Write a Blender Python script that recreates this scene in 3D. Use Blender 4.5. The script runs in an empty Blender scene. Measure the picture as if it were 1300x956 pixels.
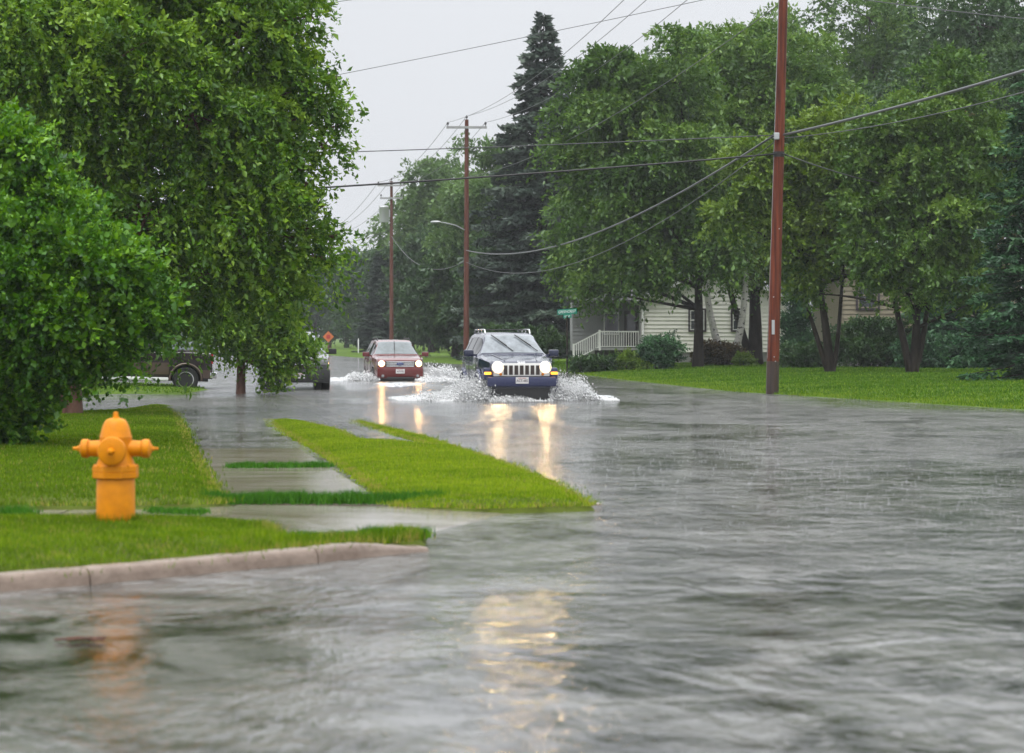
import bpy, bmesh, math, random
import numpy as np
from mathutils import Vector, Matrix, noise as mnoise
R = math.radians
PI = math.pi
random.seed(7)
rng = np.random.default_rng(11)
scene = bpy.context.scene
COL = scene.collection

# ------------------------------------------------------------------ camera, world, sun, exposure
F = 3069.0          # focal length in photo pixels (85 mm)
HZ = 428.0          # horizon row in the photo
CZ = 1.5            # camera height above the flood water (z = 0)
cam_d = bpy.data.cameras.new("camera")
cam = bpy.data.objects.new("camera", cam_d)
COL.objects.link(cam)
scene.camera = cam
cam.location = (0, 0, CZ)
cam.rotation_euler = (R(90), 0, 0)
cam_d.lens = 85
cam_d.sensor_width = 36
cam_d.shift_y = -50.0 / 1300.0
cam_d.clip_start = 0.1
cam_d.clip_end = 5000
cam_d.dof.use_dof = True
cam_d.dof.focus_distance = 57.5
cam_d.dof.aperture_fstop = 3.2

world = bpy.data.worlds.new("World")
scene.world = world
world.use_nodes = True
nt = world.node_tree
nt.nodes.clear()
n_out = nt.nodes.new('ShaderNodeOutputWorld')
n_bg = nt.nodes.new('ShaderNodeBackground')
n_sky = nt.nodes.new('ShaderNodeTexSky')
n_sky.sky_type = 'NISHITA'
n_sky.sun_disc = False
n_sky.sun_elevation = R(66)
n_sky.sun_rotation = R(200)
n_sky.dust_density = 4
n_hsv = nt.nodes.new('ShaderNodeHueSaturation')
n_hsv.inputs['Saturation'].default_value = 0.12
nt.links.new(n_sky.outputs[0], n_hsv.inputs['Color'])
n_tc = nt.nodes.new('ShaderNodeTexCoord')
n_sep = nt.nodes.new('ShaderNodeSeparateXYZ')
nt.links.new(n_tc.outputs['Generated'], n_sep.inputs[0])
n_rmp = nt.nodes.new('ShaderNodeValToRGB')     # the overcast: zenith about three times the horizon
el = n_rmp.color_ramp.elements
el[0].position = 0.0; el[0].color = (0.29, 0.299, 0.313, 1)
el[1].position = 1.0; el[1].color = (0.97, 0.985, 1.0, 1)
m_ = el.new(0.16); m_.color = (0.33, 0.34, 0.358, 1)
m_ = el.new(0.42); m_.color = (0.62, 0.64, 0.67, 1)
nt.links.new(n_sep.outputs['Z'], n_rmp.inputs[0])
n_ns = nt.nodes.new('ShaderNodeTexNoise')
n_ns.inputs['Scale'].default_value = 3.0
n_ns.inputs['Detail'].default_value = 4
nt.links.new(n_tc.outputs['Generated'], n_ns.inputs['Vector'])
n_mr = nt.nodes.new('ShaderNodeMapRange')
n_mr.inputs['To Min'].default_value = 26 * 0.90
n_mr.inputs['To Max'].default_value = 26 * 1.10
nt.links.new(n_ns.outputs[0], n_mr.inputs[0])
n_mul = nt.nodes.new('ShaderNodeVectorMath'); n_mul.operation = 'SCALE'
nt.links.new(n_rmp.outputs[0], n_mul.inputs[0])
nt.links.new(n_mr.outputs[0], n_mul.inputs['Scale'])
n_mix = nt.nodes.new('ShaderNodeMix'); n_mix.data_type = 'RGBA'
n_mix.inputs['Factor'].default_value = 0.93
nt.links.new(n_hsv.outputs[0], n_mix.inputs[6])
nt.links.new(n_mul.outputs[0], n_mix.inputs[7])
nt.links.new(n_mix.outputs[2], n_bg.inputs['Color'])
n_bg.inputs['Strength'].default_value = 0.1
nt.links.new(n_bg.outputs[0], n_out.inputs[0])

sun_d = bpy.data.lights.new("sun", 'SUN')
sun = bpy.data.objects.new("sun", sun_d)
COL.objects.link(sun)
sun_d.energy = 1.7
sun_d.angle = R(35)
sun_d.color = (1.0, 0.98, 0.95)
sun.rotation_euler = (R(24), 0, R(-30))

scene.view_settings.view_transform = 'Standard'
scene.view_settings.look = 'None'
scene.view_settings.exposure = 0.0
scene.view_settings.gamma = 1.0
scene.render.engine = 'CYCLES'
cy = scene.cycles
cy.max_bounces = 6
cy.diffuse_bounces = 2
cy.glossy_bounces = 3
cy.transmission_bounces = 4
cy.volume_bounces = 0
cy.transparent_max_bounces = 8
cy.caustics_reflective = False
cy.caustics_refractive = False
cy.sample_clamp_indirect = 4.0
cy.use_denoising = True

# ------------------------------------------------------------------ placing helpers
def S(px, py, s):            # a point seen at (px, py) in the photo whose distance gives s photo pixels per metre
    return Vector(((px - 650) / s, F / s, CZ + (HZ - py) / s))
def G(px, py, z=0.0):        # ground point of height z seen at (px, py)
    s = (py - HZ) / (CZ - z)
    return Vector(((px - 650) / s, F / s, z))
def RD(K, D):                # K metres to the right of the line of travel, D metres ahead
    return (K - 0.1548 * D, D)
ROADANG = math.atan2(0.1548, 1)   # the road runs this much to the left of +Y

# ------------------------------------------------------------------ object helpers
def tag(o, label=None, cat=None, group=None, kind=None):
    if label: o['label'] = label
    if cat: o['category'] = cat
    if group: o['group'] = group
    if kind: o['kind'] = kind
    return o
def empty(name, loc=(0, 0, 0), rz=0.0, label=None, cat=None, group=None):
    o = bpy.data.objects.new(name, None)
    o.empty_display_size = 0.2
    COL.objects.link(o)
    o.location = loc
    o.rotation_euler = (0, 0, rz)
    return tag(o, label, cat, group)
def link(name, me, mat=None, parent=None, smooth=None):
    o = bpy.data.objects.new(name, me)
    COL.objects.link(o)
    if mat is not None and len(me.materials) == 0:
        me.materials.append(mat)
    if parent is not None: o.parent = parent
    if smooth is not None and len(me.polygons):
        me.polygons.foreach_set('use_smooth', [True] * len(me.polygons))
        if smooth < 170: me.set_sharp_from_angle(angle=R(smooth))
    return o
def mesh(name, V, Fc):
    me = bpy.data.meshes.new(name)
    me.from_pydata([tuple(v) for v in V], [], Fc)
    me.update()
    return me
def mesh_np(name, V, Fa, tint=None):
    """fast mesh from arrays: V (n,3), Fa (m,k) with constant k"""
    me = bpy.data.meshes.new(name)
    n, m, k = len(V), len(Fa), Fa.shape[1]
    me.vertices.add(n); me.loops.add(m * k); me.polygons.add(m)
    me.vertices.foreach_set('co', np.ascontiguousarray(V, dtype=np.float32).ravel())
    me.loops.foreach_set('vertex_index', np.ascontiguousarray(Fa, dtype=np.int32).ravel())
    me.polygons.foreach_set('loop_start', np.arange(0, m * k, k, dtype=np.int32))
    me.polygons.foreach_set('loop_total', np.full(m, k, dtype=np.int32))
    if tint is not None:
        a = me.attributes.new('tint', 'FLOAT', 'POINT')
        a.data.foreach_set('value', np.ascontiguousarray(tint, dtype=np.float32))
    me.update(calc_edges=True)
    return me
class MB:
    """collects shapes, then builds one mesh"""
    def __init__(s): s.v = []; s.f = []
    def add(s, V, Fc, M=None):
        b = len(s.v)
        for v in V:
            v = Vector(v)
            s.v.append(M @ v if M else v)
        s.f += [[b + i for i in f] for f in Fc]
        return s
    def box(s, x0, x1, y0, y1, z0, z1, M=None, bev=0.0):
        if bev > 0:
            bm = bmesh.new()
            bmesh.ops.create_cube(bm, size=1)
            for v in bm.verts:
                v.co = Vector(((x0 + x1) / 2 + v.co.x * (x1 - x0), (y0 + y1) / 2 + v.co.y * (y1 - y0), (z0 + z1) / 2 + v.co.z * (z1 - z0)))
            bmesh.ops.bevel(bm, geom=bm.edges[:], offset=bev, segments=2, affect='EDGES', profile=0.6)
            s.add([v.co for v in bm.verts], [[v.index for v in f.verts] for f in bm.faces], M)
            bm.free()
            return s
        V = [(x0, y0, z0), (x1, y0, z0), (x1, y1, z0), (x0, y1, z0), (x0, y0, z1), (x1, y0, z1), (x1, y1, z1), (x0, y1, z1)]
        return s.add(V, [[0, 3, 2, 1], [4, 5, 6, 7], [0, 1, 5, 4], [1, 2, 6, 5], [2, 3, 7, 6], [3, 0, 4, 7]], M)
    def tube(s, pts, rad, n=8, cap=True, M=None):
        pts = [Vector(p) for p in pts]
        if not hasattr(rad, '__len__'): rad = [rad] * len(pts)
        V = []; Fc = []
        up = Vector((0, 0, 1))
        u = None
        for i, p in enumerate(pts):
            d = (pts[min(i + 1, len(pts) - 1)] - pts[max(i - 1, 0)]).normalized()
            if u is None:
                u = d.cross(up if abs(d.z) < 0.95 else Vector((1, 0, 0))).normalized()
            else:
                u = (u - d * u.dot(d)).normalized()
            w = d.cross(u)
            for k in range(n):
                a = 2 * PI * k / n
                V.append(p + (u * math.cos(a) + w * math.sin(a)) * rad[i])
        for i in range(len(pts) - 1):
            for k in range(n):
                a = i * n + k; b = i * n + (k + 1) % n
                Fc.append([a, b, b + n, a + n])
        if cap:
            Fc.append(list(range(n))[::-1])
            Fc.append([(len(pts) - 1) * n + k for k in range(n)])
        return s.add(V, Fc, M)
    def lathe(s, prof, n=24, M=None, cap=True):
        V = []; Fc = []
        for r, z in prof:
            for k in range(n):
                a = 2 * PI * k / n
                V.append((r * math.cos(a), r * math.sin(a), z))
        for i in range(len(prof) - 1):
            for k in range(n):
                a = i * n + k; b = i * n + (k + 1) % n
                Fc.append([a, b, b + n, a + n])
        if cap:
            Fc.append(list(range(n))[::-1])
            Fc.append([(len(prof) - 1) * n + k for k in range(n)])
        return s.add(V, Fc, M)
    def build(s, name, mat, parent=None, smooth=None):
        return link(name, mesh(name, s.v, s.f), mat, parent, smooth)

def text_mesh(s, size, depth=0.003, M=None, sx=1.0):
    c = bpy.data.curves.new('lettering', 'FONT')
    c.body = s; c.size = size; c.extrude = depth; c.align_x = 'CENTER'; c.align_y = 'CENTER'
    c.resolution_u = 2
    o = bpy.data.objects.new('lettering', c)
    COL.objects.link(o)
    dg = bpy.context.evaluated_depsgraph_get()
    me = bpy.data.meshes.new_from_object(o.evaluated_get(dg))
    bpy.data.objects.remove(o)
    me.materials.clear()
    me.transform(Matrix.Diagonal((sx, 1, 1, 1)))
    if M: me.transform(M)
    return me

# ------------------------------------------------------------------ materials
def new_mat(name):
    m = bpy.data.materials.new(name)
    m.use_nodes = True
    m.node_tree.nodes.clear()
    o = m.node_tree.nodes.new('ShaderNodeOutputMaterial')
    return m, m.node_tree, o
def pbr(name, col, rough=0.5, metal=0.0, col2=None, scale=5.0, bump=0.0, bscale=None, coat=0.0, stretch=None, emit=None, estr=0.0, spec=0.5, detail=5, ior=None, thresh=(0.35, 0.65)):
    m, nt, out = new_mat(name)
    b = nt.nodes.new('ShaderNodeBsdfPrincipled')
    nt.links.new(b.outputs[0], out.inputs[0])
    b.inputs['Base Color'].default_value = (*col, 1)
    b.inputs['Roughness'].default_value = rough
    b.inputs['Metallic'].default_value = metal
    b.inputs['Coat Weight'].default_value = coat
    b.inputs['Coat Roughness'].default_value = 0.08
    b.inputs['Specular IOR Level'].default_value = spec
    if emit:
        b.inputs['Emission Color'].default_value = (*emit, 1)
        b.inputs['Emission Strength'].default_value = estr
    if col2 or bump:
        tc = nt.nodes.new('ShaderNodeTexCoord')
        mp = nt.nodes.new('ShaderNodeMapping')
        if stretch: mp.inputs['Scale'].default_value = stretch
        nt.links.new(tc.outputs['Object'], mp.inputs[0])
    if col2:
        n = nt.nodes.new('ShaderNodeTexNoise')
        n.inputs['Scale'].default_value = scale; n.inputs['Detail'].default_value = detail
        n.inputs['Roughness'].default_value = 0.65
        nt.links.new(mp.outputs[0], n.inputs['Vector'])
        r = nt.nodes.new('ShaderNodeMapRange')
        r.inputs['From Min'].default_value = thresh[0]; r.inputs['From Max'].default_value = thresh[1]
        nt.links.new(n.outputs[0], r.inputs[0])
        x = nt.nodes.new('ShaderNodeMix'); x.data_type = 'RGBA'
        x.inputs[6].default_value = (*col, 1); x.inputs[7].default_value = (*col2, 1)
        nt.links.new(r.outputs[0], x.inputs['Factor'])
        nt.links.new(x.outputs[2], b.inputs['Base Color'])
    if bump:
        n2 = nt.nodes.new('ShaderNodeTexNoise')
        n2.inputs['Scale'].default_value = bscale or scale * 3; n2.inputs['Detail'].default_value = 6
        nt.links.new(mp.outputs[0], n2.inputs['Vector'])
        bp = nt.nodes.new('ShaderNodeBump')
        bp.inputs['Strength'].default_value = 0.8; bp.inputs['Distance'].default_value = bump
        nt.links.new(n2.outputs[0], bp.inputs['Height'])
        nt.links.new(bp.outputs[0], b.inputs['Normal'])
    return m
def leaf_mat(name, dark, mid, light, trans=0.35, gloss=0.06, straw=None):
    m, nt, out = new_mat(name)
    at = nt.nodes.new('ShaderNodeAttribute'); at.attribute_name = 'tint'
    rp = nt.nodes.new('ShaderNodeValToRGB')
    e = rp.color_ramp.elements
    e[0].position = 0.0; e[0].color = (*dark, 1)
    e[1].position = 1.0; e[1].color = (*light, 1)
    if straw:
        e[1].color = (*straw, 1); q = e.new(0.86); q.color = (*light, 1)
    q = e.new(0.5); q.color = (*mid, 1)
    nt.links.new(at.outputs['Fac'], rp.inputs[0])
    d = nt.nodes.new('ShaderNodeBsdfDiffuse')
    t = nt.nodes.new('ShaderNodeBsdfTranslucent')
    g = nt.nodes.new('ShaderNodeBsdfGlossy'); g.inputs['Roughness'].default_value = 0.32
    g.inputs['Color'].default_value = (0.9, 0.95, 1.0, 1)
    hs = nt.nodes.new('ShaderNodeHueSaturation')
    hs.inputs['Hue'].default_value = 0.49; hs.inputs['Value'].default_value = 1.15; hs.inputs['Saturation'].default_value = 1.05
    nt.links.new(rp.outputs[0], d.inputs[0]); nt.links.new(rp.outputs[0], hs.inputs['Color']); nt.links.new(hs.outputs[0], t.inputs[0])
    m1 = nt.nodes.new('ShaderNodeMixShader'); m1.inputs[0].default_value = trans
    nt.links.new(d.outputs[0], m1.inputs[1]); nt.links.new(t.outputs[0], m1.inputs[2])
    m2 = nt.nodes.new('ShaderNodeMixShader'); m2.inputs[0].default_value = gloss
    nt.links.new(m1.outputs[0], m2.inputs[1]); nt.links.new(g.outputs[0], m2.inputs[2])
    nt.links.new(m2.outputs[0], out.inputs[0])
    return m

M = {}
M['leaf_bright'] = leaf_mat('leaf_bright', (0.030, 0.095, 0.004), (0.10, 0.225, 0.008), (0.24, 0.39, 0.03), 0.3, 0.03)
M['leaf_shrub'] = leaf_mat('leaf_shrub', (0.022, 0.085, 0.004), (0.068, 0.20, 0.006), (0.19, 0.38, 0.02), 0.3, 0.03)
M['leaf_mid'] = leaf_mat('leaf_mid', (0.030, 0.078, 0.011), (0.082, 0.172, 0.020), (0.17, 0.28, 0.038), 0.28, 0.03)
M['leaf_yellow'] = leaf_mat('leaf_yellow', (0.04, 0.10, 0.007), (0.12, 0.205, 0.013), (0.19, 0.29, 0.028), 0.28, 0.03)
M['leaf_dark'] = leaf_mat('leaf_dark', (0.014, 0.040, 0.009), (0.032, 0.078, 0.018), (0.075, 0.14, 0.03), 0.22, 0.03)
M['leaf_grey'] = leaf_mat('leaf_grey', (0.042, 0.095, 0.024), (0.09, 0.17, 0.042), (0.15, 0.25, 0.07), 0.3, 0.03)
M['needle'] = leaf_mat('needle', (0.020, 0.036, 0.026), (0.052, 0.078, 0.056), (0.15, 0.195, 0.14), 0.1, 0.03)
M['needle_green'] = leaf_mat('needle_green', (0.008, 0.030, 0.011), (0.026, 0.080, 0.030), (0.085, 0.20, 0.075), 0.1, 0.03)
M['leaf_red'] = leaf_mat('leaf_red', (0.035, 0.032, 0.010), (0.085, 0.060, 0.02), (0.16, 0.10, 0.03), 0.2, 0.03)
M['grass'] = leaf_mat('grass', (0.055, 0.11, 0.004), (0.14, 0.25, 0.006), (0.30, 0.40, 0.02), 0.3, 0.006, (0.34, 0.25, 0.09))
M['weed'] = leaf_mat('weed', (0.022, 0.085, 0.008), (0.05, 0.17, 0.014), (0.11, 0.26, 0.02), 0.3, 0.006)
M['grass_far'] = leaf_mat('grass_far', (0.036, 0.088, 0.006), (0.075, 0.17, 0.010), (0.22, 0.31, 0.03), 0.3, 0.006)
M['bark'] = pbr('bark', (0.012, 0.009, 0.007), 0.6, col2=(0.035, 0.027, 0.02), spec=0.15, scale=6, bump=0.03, bscale=14, stretch=(1, 1, 0.25))
M['bark_red'] = pbr('bark_red', (0.07, 0.028, 0.018), 0.6, spec=0.2, col2=(0.19, 0.10, 0.07), scale=5, bump=0.02, bscale=12, stretch=(1, 1, 0.4))
M['birch'] = pbr('birch', (0.62, 0.60, 0.56), 0.55, col2=(0.05, 0.045, 0.04), scale=5, stretch=(1, 1, 2.2), thresh=(0.55, 0.62), bump=0.01)
M['soil'] = pbr('soil', (0.06, 0.075, 0.012), 0.9, spec=0.1, col2=(0.09, 0.12, 0.015), scale=3, bump=0.02)
M['lawn'] = pbr('lawn', (0.05, 0.10, 0.008), 0.9, spec=0.1, col2=(0.09, 0.15, 0.012), scale=1.3, bump=0.03, bscale=20, detail=8)
M['asphalt'] = pbr('asphalt', (0.045, 0.045, 0.043), 0.45, col2=(0.075, 0.073, 0.066), scale=1.2, bump=0.006, bscale=60)
M['concrete'] = pbr('concrete', (0.13, 0.10, 0.07), 0.14, col2=(0.27, 0.245, 0.21), scale=1.6, bump=0.004, bscale=9, detail=9, stretch=(0.5, 1.6, 1))
M['kerb'] = pbr('kerb', (0.15, 0.105, 0.078), 0.3, spec=0.35, col2=(0.25, 0.19, 0.15), scale=4, bump=0.01, bscale=18, detail=10, thresh=(0.3, 0.6))
M['pole'] = pbr('pole_wood', (0.045, 0.010, 0.006), 0.5, spec=0.2, col2=(0.19, 0.045, 0.020), scale=4, bump=0.012, bscale=14, stretch=(3, 3, 0.12), detail=8)
M['pole_dark'] = pbr('pole_wood_wet', (0.025, 0.017, 0.014), 0.4, col2=(0.06, 0.035, 0.026), scale=4, stretch=(3, 3, 0.3))
M['pole_brown'] = pbr('pole_wood_brown', (0.075, 0.025, 0.016), 0.5, spec=0.2, col2=(0.14, 0.05, 0.034), scale=3, stretch=(3, 3, 0.2))
M['wood_grey'] = pbr('weathered_wood', (0.25, 0.25, 0.25), 0.6, col2=(0.35, 0.35, 0.35), scale=3)
M['cable'] = pbr('cable_black', (0.012, 0.012, 0.013), 0.45)
M['cable_grey'] = pbr('cable_grey', (0.06, 0.063, 0.066), 0.45)
M['steel'] = pbr('galvanised_steel', (0.45, 0.46, 0.47), 0.45, metal=0.6)
M['hydrant'] = pbr('hydrant_paint', (0.74, 0.26, 0.0), 0.45, spec=0.25, col2=(0.60, 0.20, 0.0), scale=9, bump=0.003, bscale=70, detail=9)
M['siding_white'] = pbr('siding_white', (0.78, 0.76, 0.70), 0.5, col2=(0.84, 0.82, 0.76), scale=1.5)
M['siding_grey'] = pbr('siding_grey', (0.22, 0.225, 0.22), 0.5, col2=(0.27, 0.275, 0.27), scale=1.5)
M['siding_tan'] = pbr('siding_tan', (0.21, 0.18, 0.115), 0.5, col2=(0.25, 0.22, 0.15), scale=1.5)
M['shingle'] = pbr('shingle', (0.045, 0.045, 0.048), 0.8, spec=0.15, col2=(0.12, 0.12, 0.125), scale=12, bump=0.02)
M['trim_white'] = pbr('trim_white', (0.72, 0.72, 0.70), 0.4)
M['trim_dark'] = pbr('trim_dark', (0.045, 0.035, 0.04), 0.5)
M['pane'] = pbr('window_pane', (0.03, 0.035, 0.04), 0.06, spec=0.8)
M['block'] = pbr('foundation_block', (0.20, 0.20, 0.19), 0.7, col2=(0.26, 0.26, 0.25), scale=4)
M['dark_void'] = pbr('porch_skirt', (0.03, 0.028, 0.025), 0.8)
M['sign_green'] = pbr('sign_green', (0.0, 0.20, 0.13), 0.4)
M['sign_orange'] = pbr('sign_orange', (0.62, 0.17, 0.04), 0.45)
M['sign_red'] = pbr('sign_red', (0.5, 0.03, 0.02), 0.45)
M['white_paint'] = pbr('white_paint', (0.78, 0.78, 0.78), 0.4)
M['blue_paint'] = pbr('car_paint_blue', (0.006, 0.011, 0.045), 0.2, metal=0.1, coat=0.9)
M['blue_bumper'] = pbr('bumper_blue', (0.028, 0.034, 0.095), 0.35, metal=0.25, coat=0.5)
M['red_paint'] = pbr('car_paint_red', (0.12, 0.007, 0.006), 0.25, metal=0.2, coat=0.9)
M['black_paint'] = pbr('car_paint_black', (0.012, 0.013, 0.016), 0.25, coat=0.9)
M['maroon_paint'] = pbr('car_paint_maroon', (0.014, 0.006, 0.009), 0.28, coat=0.8)
M['tan_paint'] = pbr('car_paint_tan', (0.10, 0.068, 0.052), 0.35, metal=0.3, coat=0.5)
M['silver'] = pbr('silver_trim', (0.80, 0.78, 0.75), 0.3, metal=0.3)
M['chrome'] = pbr('chrome', (0.75, 0.75, 0.76), 0.14, metal=0.95)
M['black_plastic'] = pbr('black_plastic', (0.015, 0.015, 0.016), 0.5)
M['slot'] = pbr('grille_slot', (0.03, 0.018, 0.015), 0.5)
M['rubber'] = pbr('rubber', (0.014, 0.014, 0.014), 0.6)
M['glass_dark'] = pbr('tinted_glass', (0.008, 0.009, 0.010), 0.05, spec=0.35)
M['glass_wet'] = pbr('wet_windscreen', (0.10, 0.12, 0.135), 0.12, coat=1.0, col2=(0.24, 0.27, 0.30), scale=2.5)
M['glass_wet_dim'] = pbr('wet_windscreen_dim', (0.06, 0.08, 0.085), 0.12, coat=1.0, col2=(0.12, 0.15, 0.16), scale=2.5)
M['lamp_white'] = pbr('headlight_lit', (0.9, 0.9, 0.85), 0.2, emit=(1.0, 0.68, 0.34), estr=9)
M['lamp_warm'] = pbr('headlight_lit_warm', (0.9, 0.8, 0.6), 0.2, emit=(1.0, 0.62, 0.26), estr=10)
M['lamp_off'] = pbr('headlight_off', (0.22, 0.22, 0.23), 0.12, coat=1.0)
M['amber'] = pbr('amber_lamp', (0.9, 0.35, 0.02), 0.3, emit=(1.0, 0.42, 0.03), estr=3.0)
M['amber_off'] = pbr('amber_lens', (0.55, 0.18, 0.02), 0.2)
M['tail_red'] = pbr('tail_lens', (0.30, 0.01, 0.01), 0.2)
M['plate'] = pbr('plate_white', (0.72, 0.70, 0.70), 0.45)
M['plate_red'] = pbr('plate_lettering_red', (0.4, 0.05, 0.05), 0.5)
M['plate_ink'] = pbr('plate_lettering', (0.05, 0.03, 0.04), 0.5)
M['badge_blue'] = pbr('badge_blue', (0.01, 0.03, 0.16), 0.3)

# splash water: white broken water
def splash_mat():
    m, nt, out = new_mat('broken_water')
    d = nt.nodes.new('ShaderNodeBsdfDiffuse'); d.inputs[0].default_value = (0.95, 0.955, 0.96, 1)
    t = nt.nodes.new('ShaderNodeBsdfTranslucent'); t.inputs[0].default_value = (0.95, 0.955, 0.96, 1)
    g = nt.nodes.new('ShaderNodeBsdfGlossy'); g.inputs['Roughness'].default_value = 0.15
    a = nt.nodes.new('ShaderNodeMixShader'); a.inputs[0].default_value = 0.6
    b = nt.nodes.new('ShaderNodeMixShader'); b.inputs[0].default_value = 0.15
    nt.links.new(d.outputs[0], a.inputs[1]); nt.links.new(t.outputs[0], a.inputs[2])
    nt.links.new(a.outputs[0], b.inputs[1]); nt.links.new(g.outputs[0], b.inputs[2])
    nt.links.new(b.outputs[0], out.inputs[0])
    return m
M['splash'] = splash_mat()

# flood water: rain-roughened, murky, shallow enough to show what lies under it
def water_mat():
    m, nt, out = new_mat('flood_water')
    N = nt.nodes.new; L = nt.links.new
    tc = N('ShaderNodeTexCoord')
    def noise(scale, detail, vec=(1, 1, 1), rough=0.5, dist=0.0):
        mp = N('ShaderNodeMapping'); mp.inputs['Scale'].default_value = vec
        mp.inputs['Rotation'].default_value = (0, 0, R(-9))
        L(tc.outputs['Object'], mp.inputs[0])
        n = N('ShaderNodeTexNoise'); n.inputs['Scale'].default_value = scale
        n.inputs['Detail'].default_value = detail; n.inputs['Roughness'].default_value = rough
        n.inputs['Distortion'].default_value = dist
        L(mp.outputs[0], n.inputs['Vector'])
        return n.outputs[0]
    def math_(op, a, b=None, c=None):
        n = N('ShaderNodeMath'); n.operation = op
        for i, x in enumerate((a, b, c)):
            if x is None: continue
            if isinstance(x, (int, float)): n.inputs[i].default_value = x
            else: L(x, n.inputs[i])
        return n.outputs[0]
    def rng_(x, a, b, c, d):
        n = N('ShaderNodeMapRange'); n.clamp = True
        for i, v in zip(('From Min', 'From Max', 'To Min', 'To Max'), (a, b, c, d)): n.inputs[i].default_value = v
        L(x, n.inputs[0]); return n.outputs[0]
    big = noise(0.16, 3, (1, 0.45, 1), 0.55, 0.6)            # patches where the rain and the current rough the surface up
    patch = rng_(big, 0.42, 0.58, 0.18, 1.0)
    fine = noise(26, 3, (1, 0.6, 1), 0.6)
    mid = noise(5.5, 5, (1, 0.5, 1), 0.62, 0.4)
    swell = noise(2.2, 6, (1, 0.6, 1), 0.62, 0.6)
    rip = noise(10.0, 4, (1, 0.55, 1), 0.6, 0.5)
    vor = N('ShaderNodeTexVoronoi'); vor.inputs['Scale'].default_value = 9.0; vor.feature = 'F1'
    L(tc.outputs['Object'], vor.inputs['Vector'])
    rings = math_('SINE', math_('MULTIPLY', vor.outputs['Distance'], 55.0))
    fade = rng_(vor.outputs['Distance'], 0.0, 0.42, 1.0, 0.0)
    ring = math_('MULTIPLY', math_('MULTIPLY', rings, fade), 0.0022)
    h = math_('ADD', math_('MULTIPLY', fine, 0.014), math_('MULTIPLY', mid, 0.11))
    h = math_('MULTIPLY', math_('ADD', h, ring), patch)
    sp = N('ShaderNodeSeparateXYZ'); L(tc.outputs['Object'], sp.inputs[0])
    # the sheet running over the cross street is thin and smoother than the deep water beyond it
    edge = math_('ADD', math_('ADD', sp.outputs['Y'], math_('MULTIPLY', sp.outputs['X'], -0.12)), math_('MULTIPLY', noise(0.9, 3), 1.6))
    deep = rng_(edge, 15.0, 16.2, 0.0, 1.0)
    h = math_('MULTIPLY', h, rng_(deep, 0, 1, 0.12, 1.0))
    h = math_('ADD', h, math_('ADD', math_('MULTIPLY', swell, 0.015), math_('MULTIPLY', math_('MULTIPLY', rip, 0.022), rng_(noise(0.6, 4, (0.8, 0.8, 1), 0.6, 1.0), 0.42, 0.6, 0.15, 1.0))))
    bp = N('ShaderNodeBump'); bp.inputs['Strength'].default_value = 1.0; bp.inputs['Distance'].default_value = 1.0
    L(h, bp.inputs['Height'])
    fr = N('ShaderNodeFresnel'); fr.inputs['IOR'].default_value = 1.33
    L(bp.outputs[0], fr.inputs['Normal'])
    gl = N('ShaderNodeBsdfGlossy'); gl.inputs['Color'].default_value = (0.97, 0.98, 1.0, 1)
    gl.inputs['Roughness'].default_value = 0.10
    L(bp.outputs[0], gl.inputs['Normal'])
    L(math_('MULTIPLY', rng_(patch, 0.18, 1.0, 0.05, 0.11), rng_(deep, 0, 1, 0.7, 1.0)), gl.inputs['Roughness'])
    mur = N('ShaderNodeBsdfDiffuse')
    cr = N('ShaderNodeMix'); cr.data_type = 'RGBA'
    cr.inputs[6].default_value = (0.018, 0.018, 0.012, 1); cr.inputs[7].default_value = (0.34, 0.335, 0.32, 1)
    silt = rng_(noise(1.0, 9, (0.8, 0.7, 1), 0.76, 1.5), 0.40, 0.56, 0, 1)
    L(math_('MULTIPLY', silt, math_('SUBTRACT', 1.0, math_('MULTIPLY', patch, 0.45))), cr.inputs['Factor'])
    L(cr.outputs[2], mur.inputs[0])
    tr = N('ShaderNodeBsdfTransparent'); tr.inputs[0].default_value = (0.80, 0.78, 0.68, 1)
    m1 = N('ShaderNodeMixShader'); m1.inputs[0].default_value = 0.66
    L(tr.outputs[0], m1.inputs[1]); L(mur.outputs[0], m1.inputs[2])
    m2 = N('ShaderNodeMixShader')
    L(fr.outputs[0], m2.inputs[0]); L(m1.outputs[0], m2.inputs[1]); L(gl.outputs[0], m2.inputs[2])
    L(m2.outputs[0], out.inputs[0])
    return m
M['water'] = water_mat()

# ------------------------------------------------------------------ noise utility
def vnoise(x, y, f=1.0, seed=0.0):
    x = np.asarray(x) * f; y = np.asarray(y) * f
    return (np.sin(x * 1.3 + seed) * np.cos(y * 1.7 + seed * 2.1) + 0.6 * np.sin(x * 2.9 + y * 2.1 + seed * 3.3)
            + 0.4 * np.sin(x * 5.3 - y * 4.7 + seed) + 0.3 * np.cos(x * 8.1 + y * 9.7 + seed * 1.7)) / 2.3

# ------------------------------------------------------------------ the ground and the streets
g = MB(); g.add([(-1500, -200, -0.45), (1500, -200, -0.45), (1500, 2500, -0.45), (-1500, 2500, -0.45)], [[0, 1, 2, 3]])
tag(g.build('ground', M['soil']), kind='structure')
g = MB()
V = []; Fc = []
pts = [RD(3.9, 14), RD(26, 14), RD(18.6, 60), RD(18, 120), RD(17.5, 900), RD(3.9, 900)]
g.add([(x, y, -0.16) for x, y in pts], [[0, 1, 2, 3, 4, 5]])
tag(g.build('road', M['asphalt']), kind='structure')
g = MB(); g.add([(-60, -20, -0.155), (60, -20, -0.155), (60, 19.5, -0.155), (-60, 19.5, -0.155)], [[0, 1, 2, 3]])
tag(g.build('cross_street', M['asphalt']), kind='structure')
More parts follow.
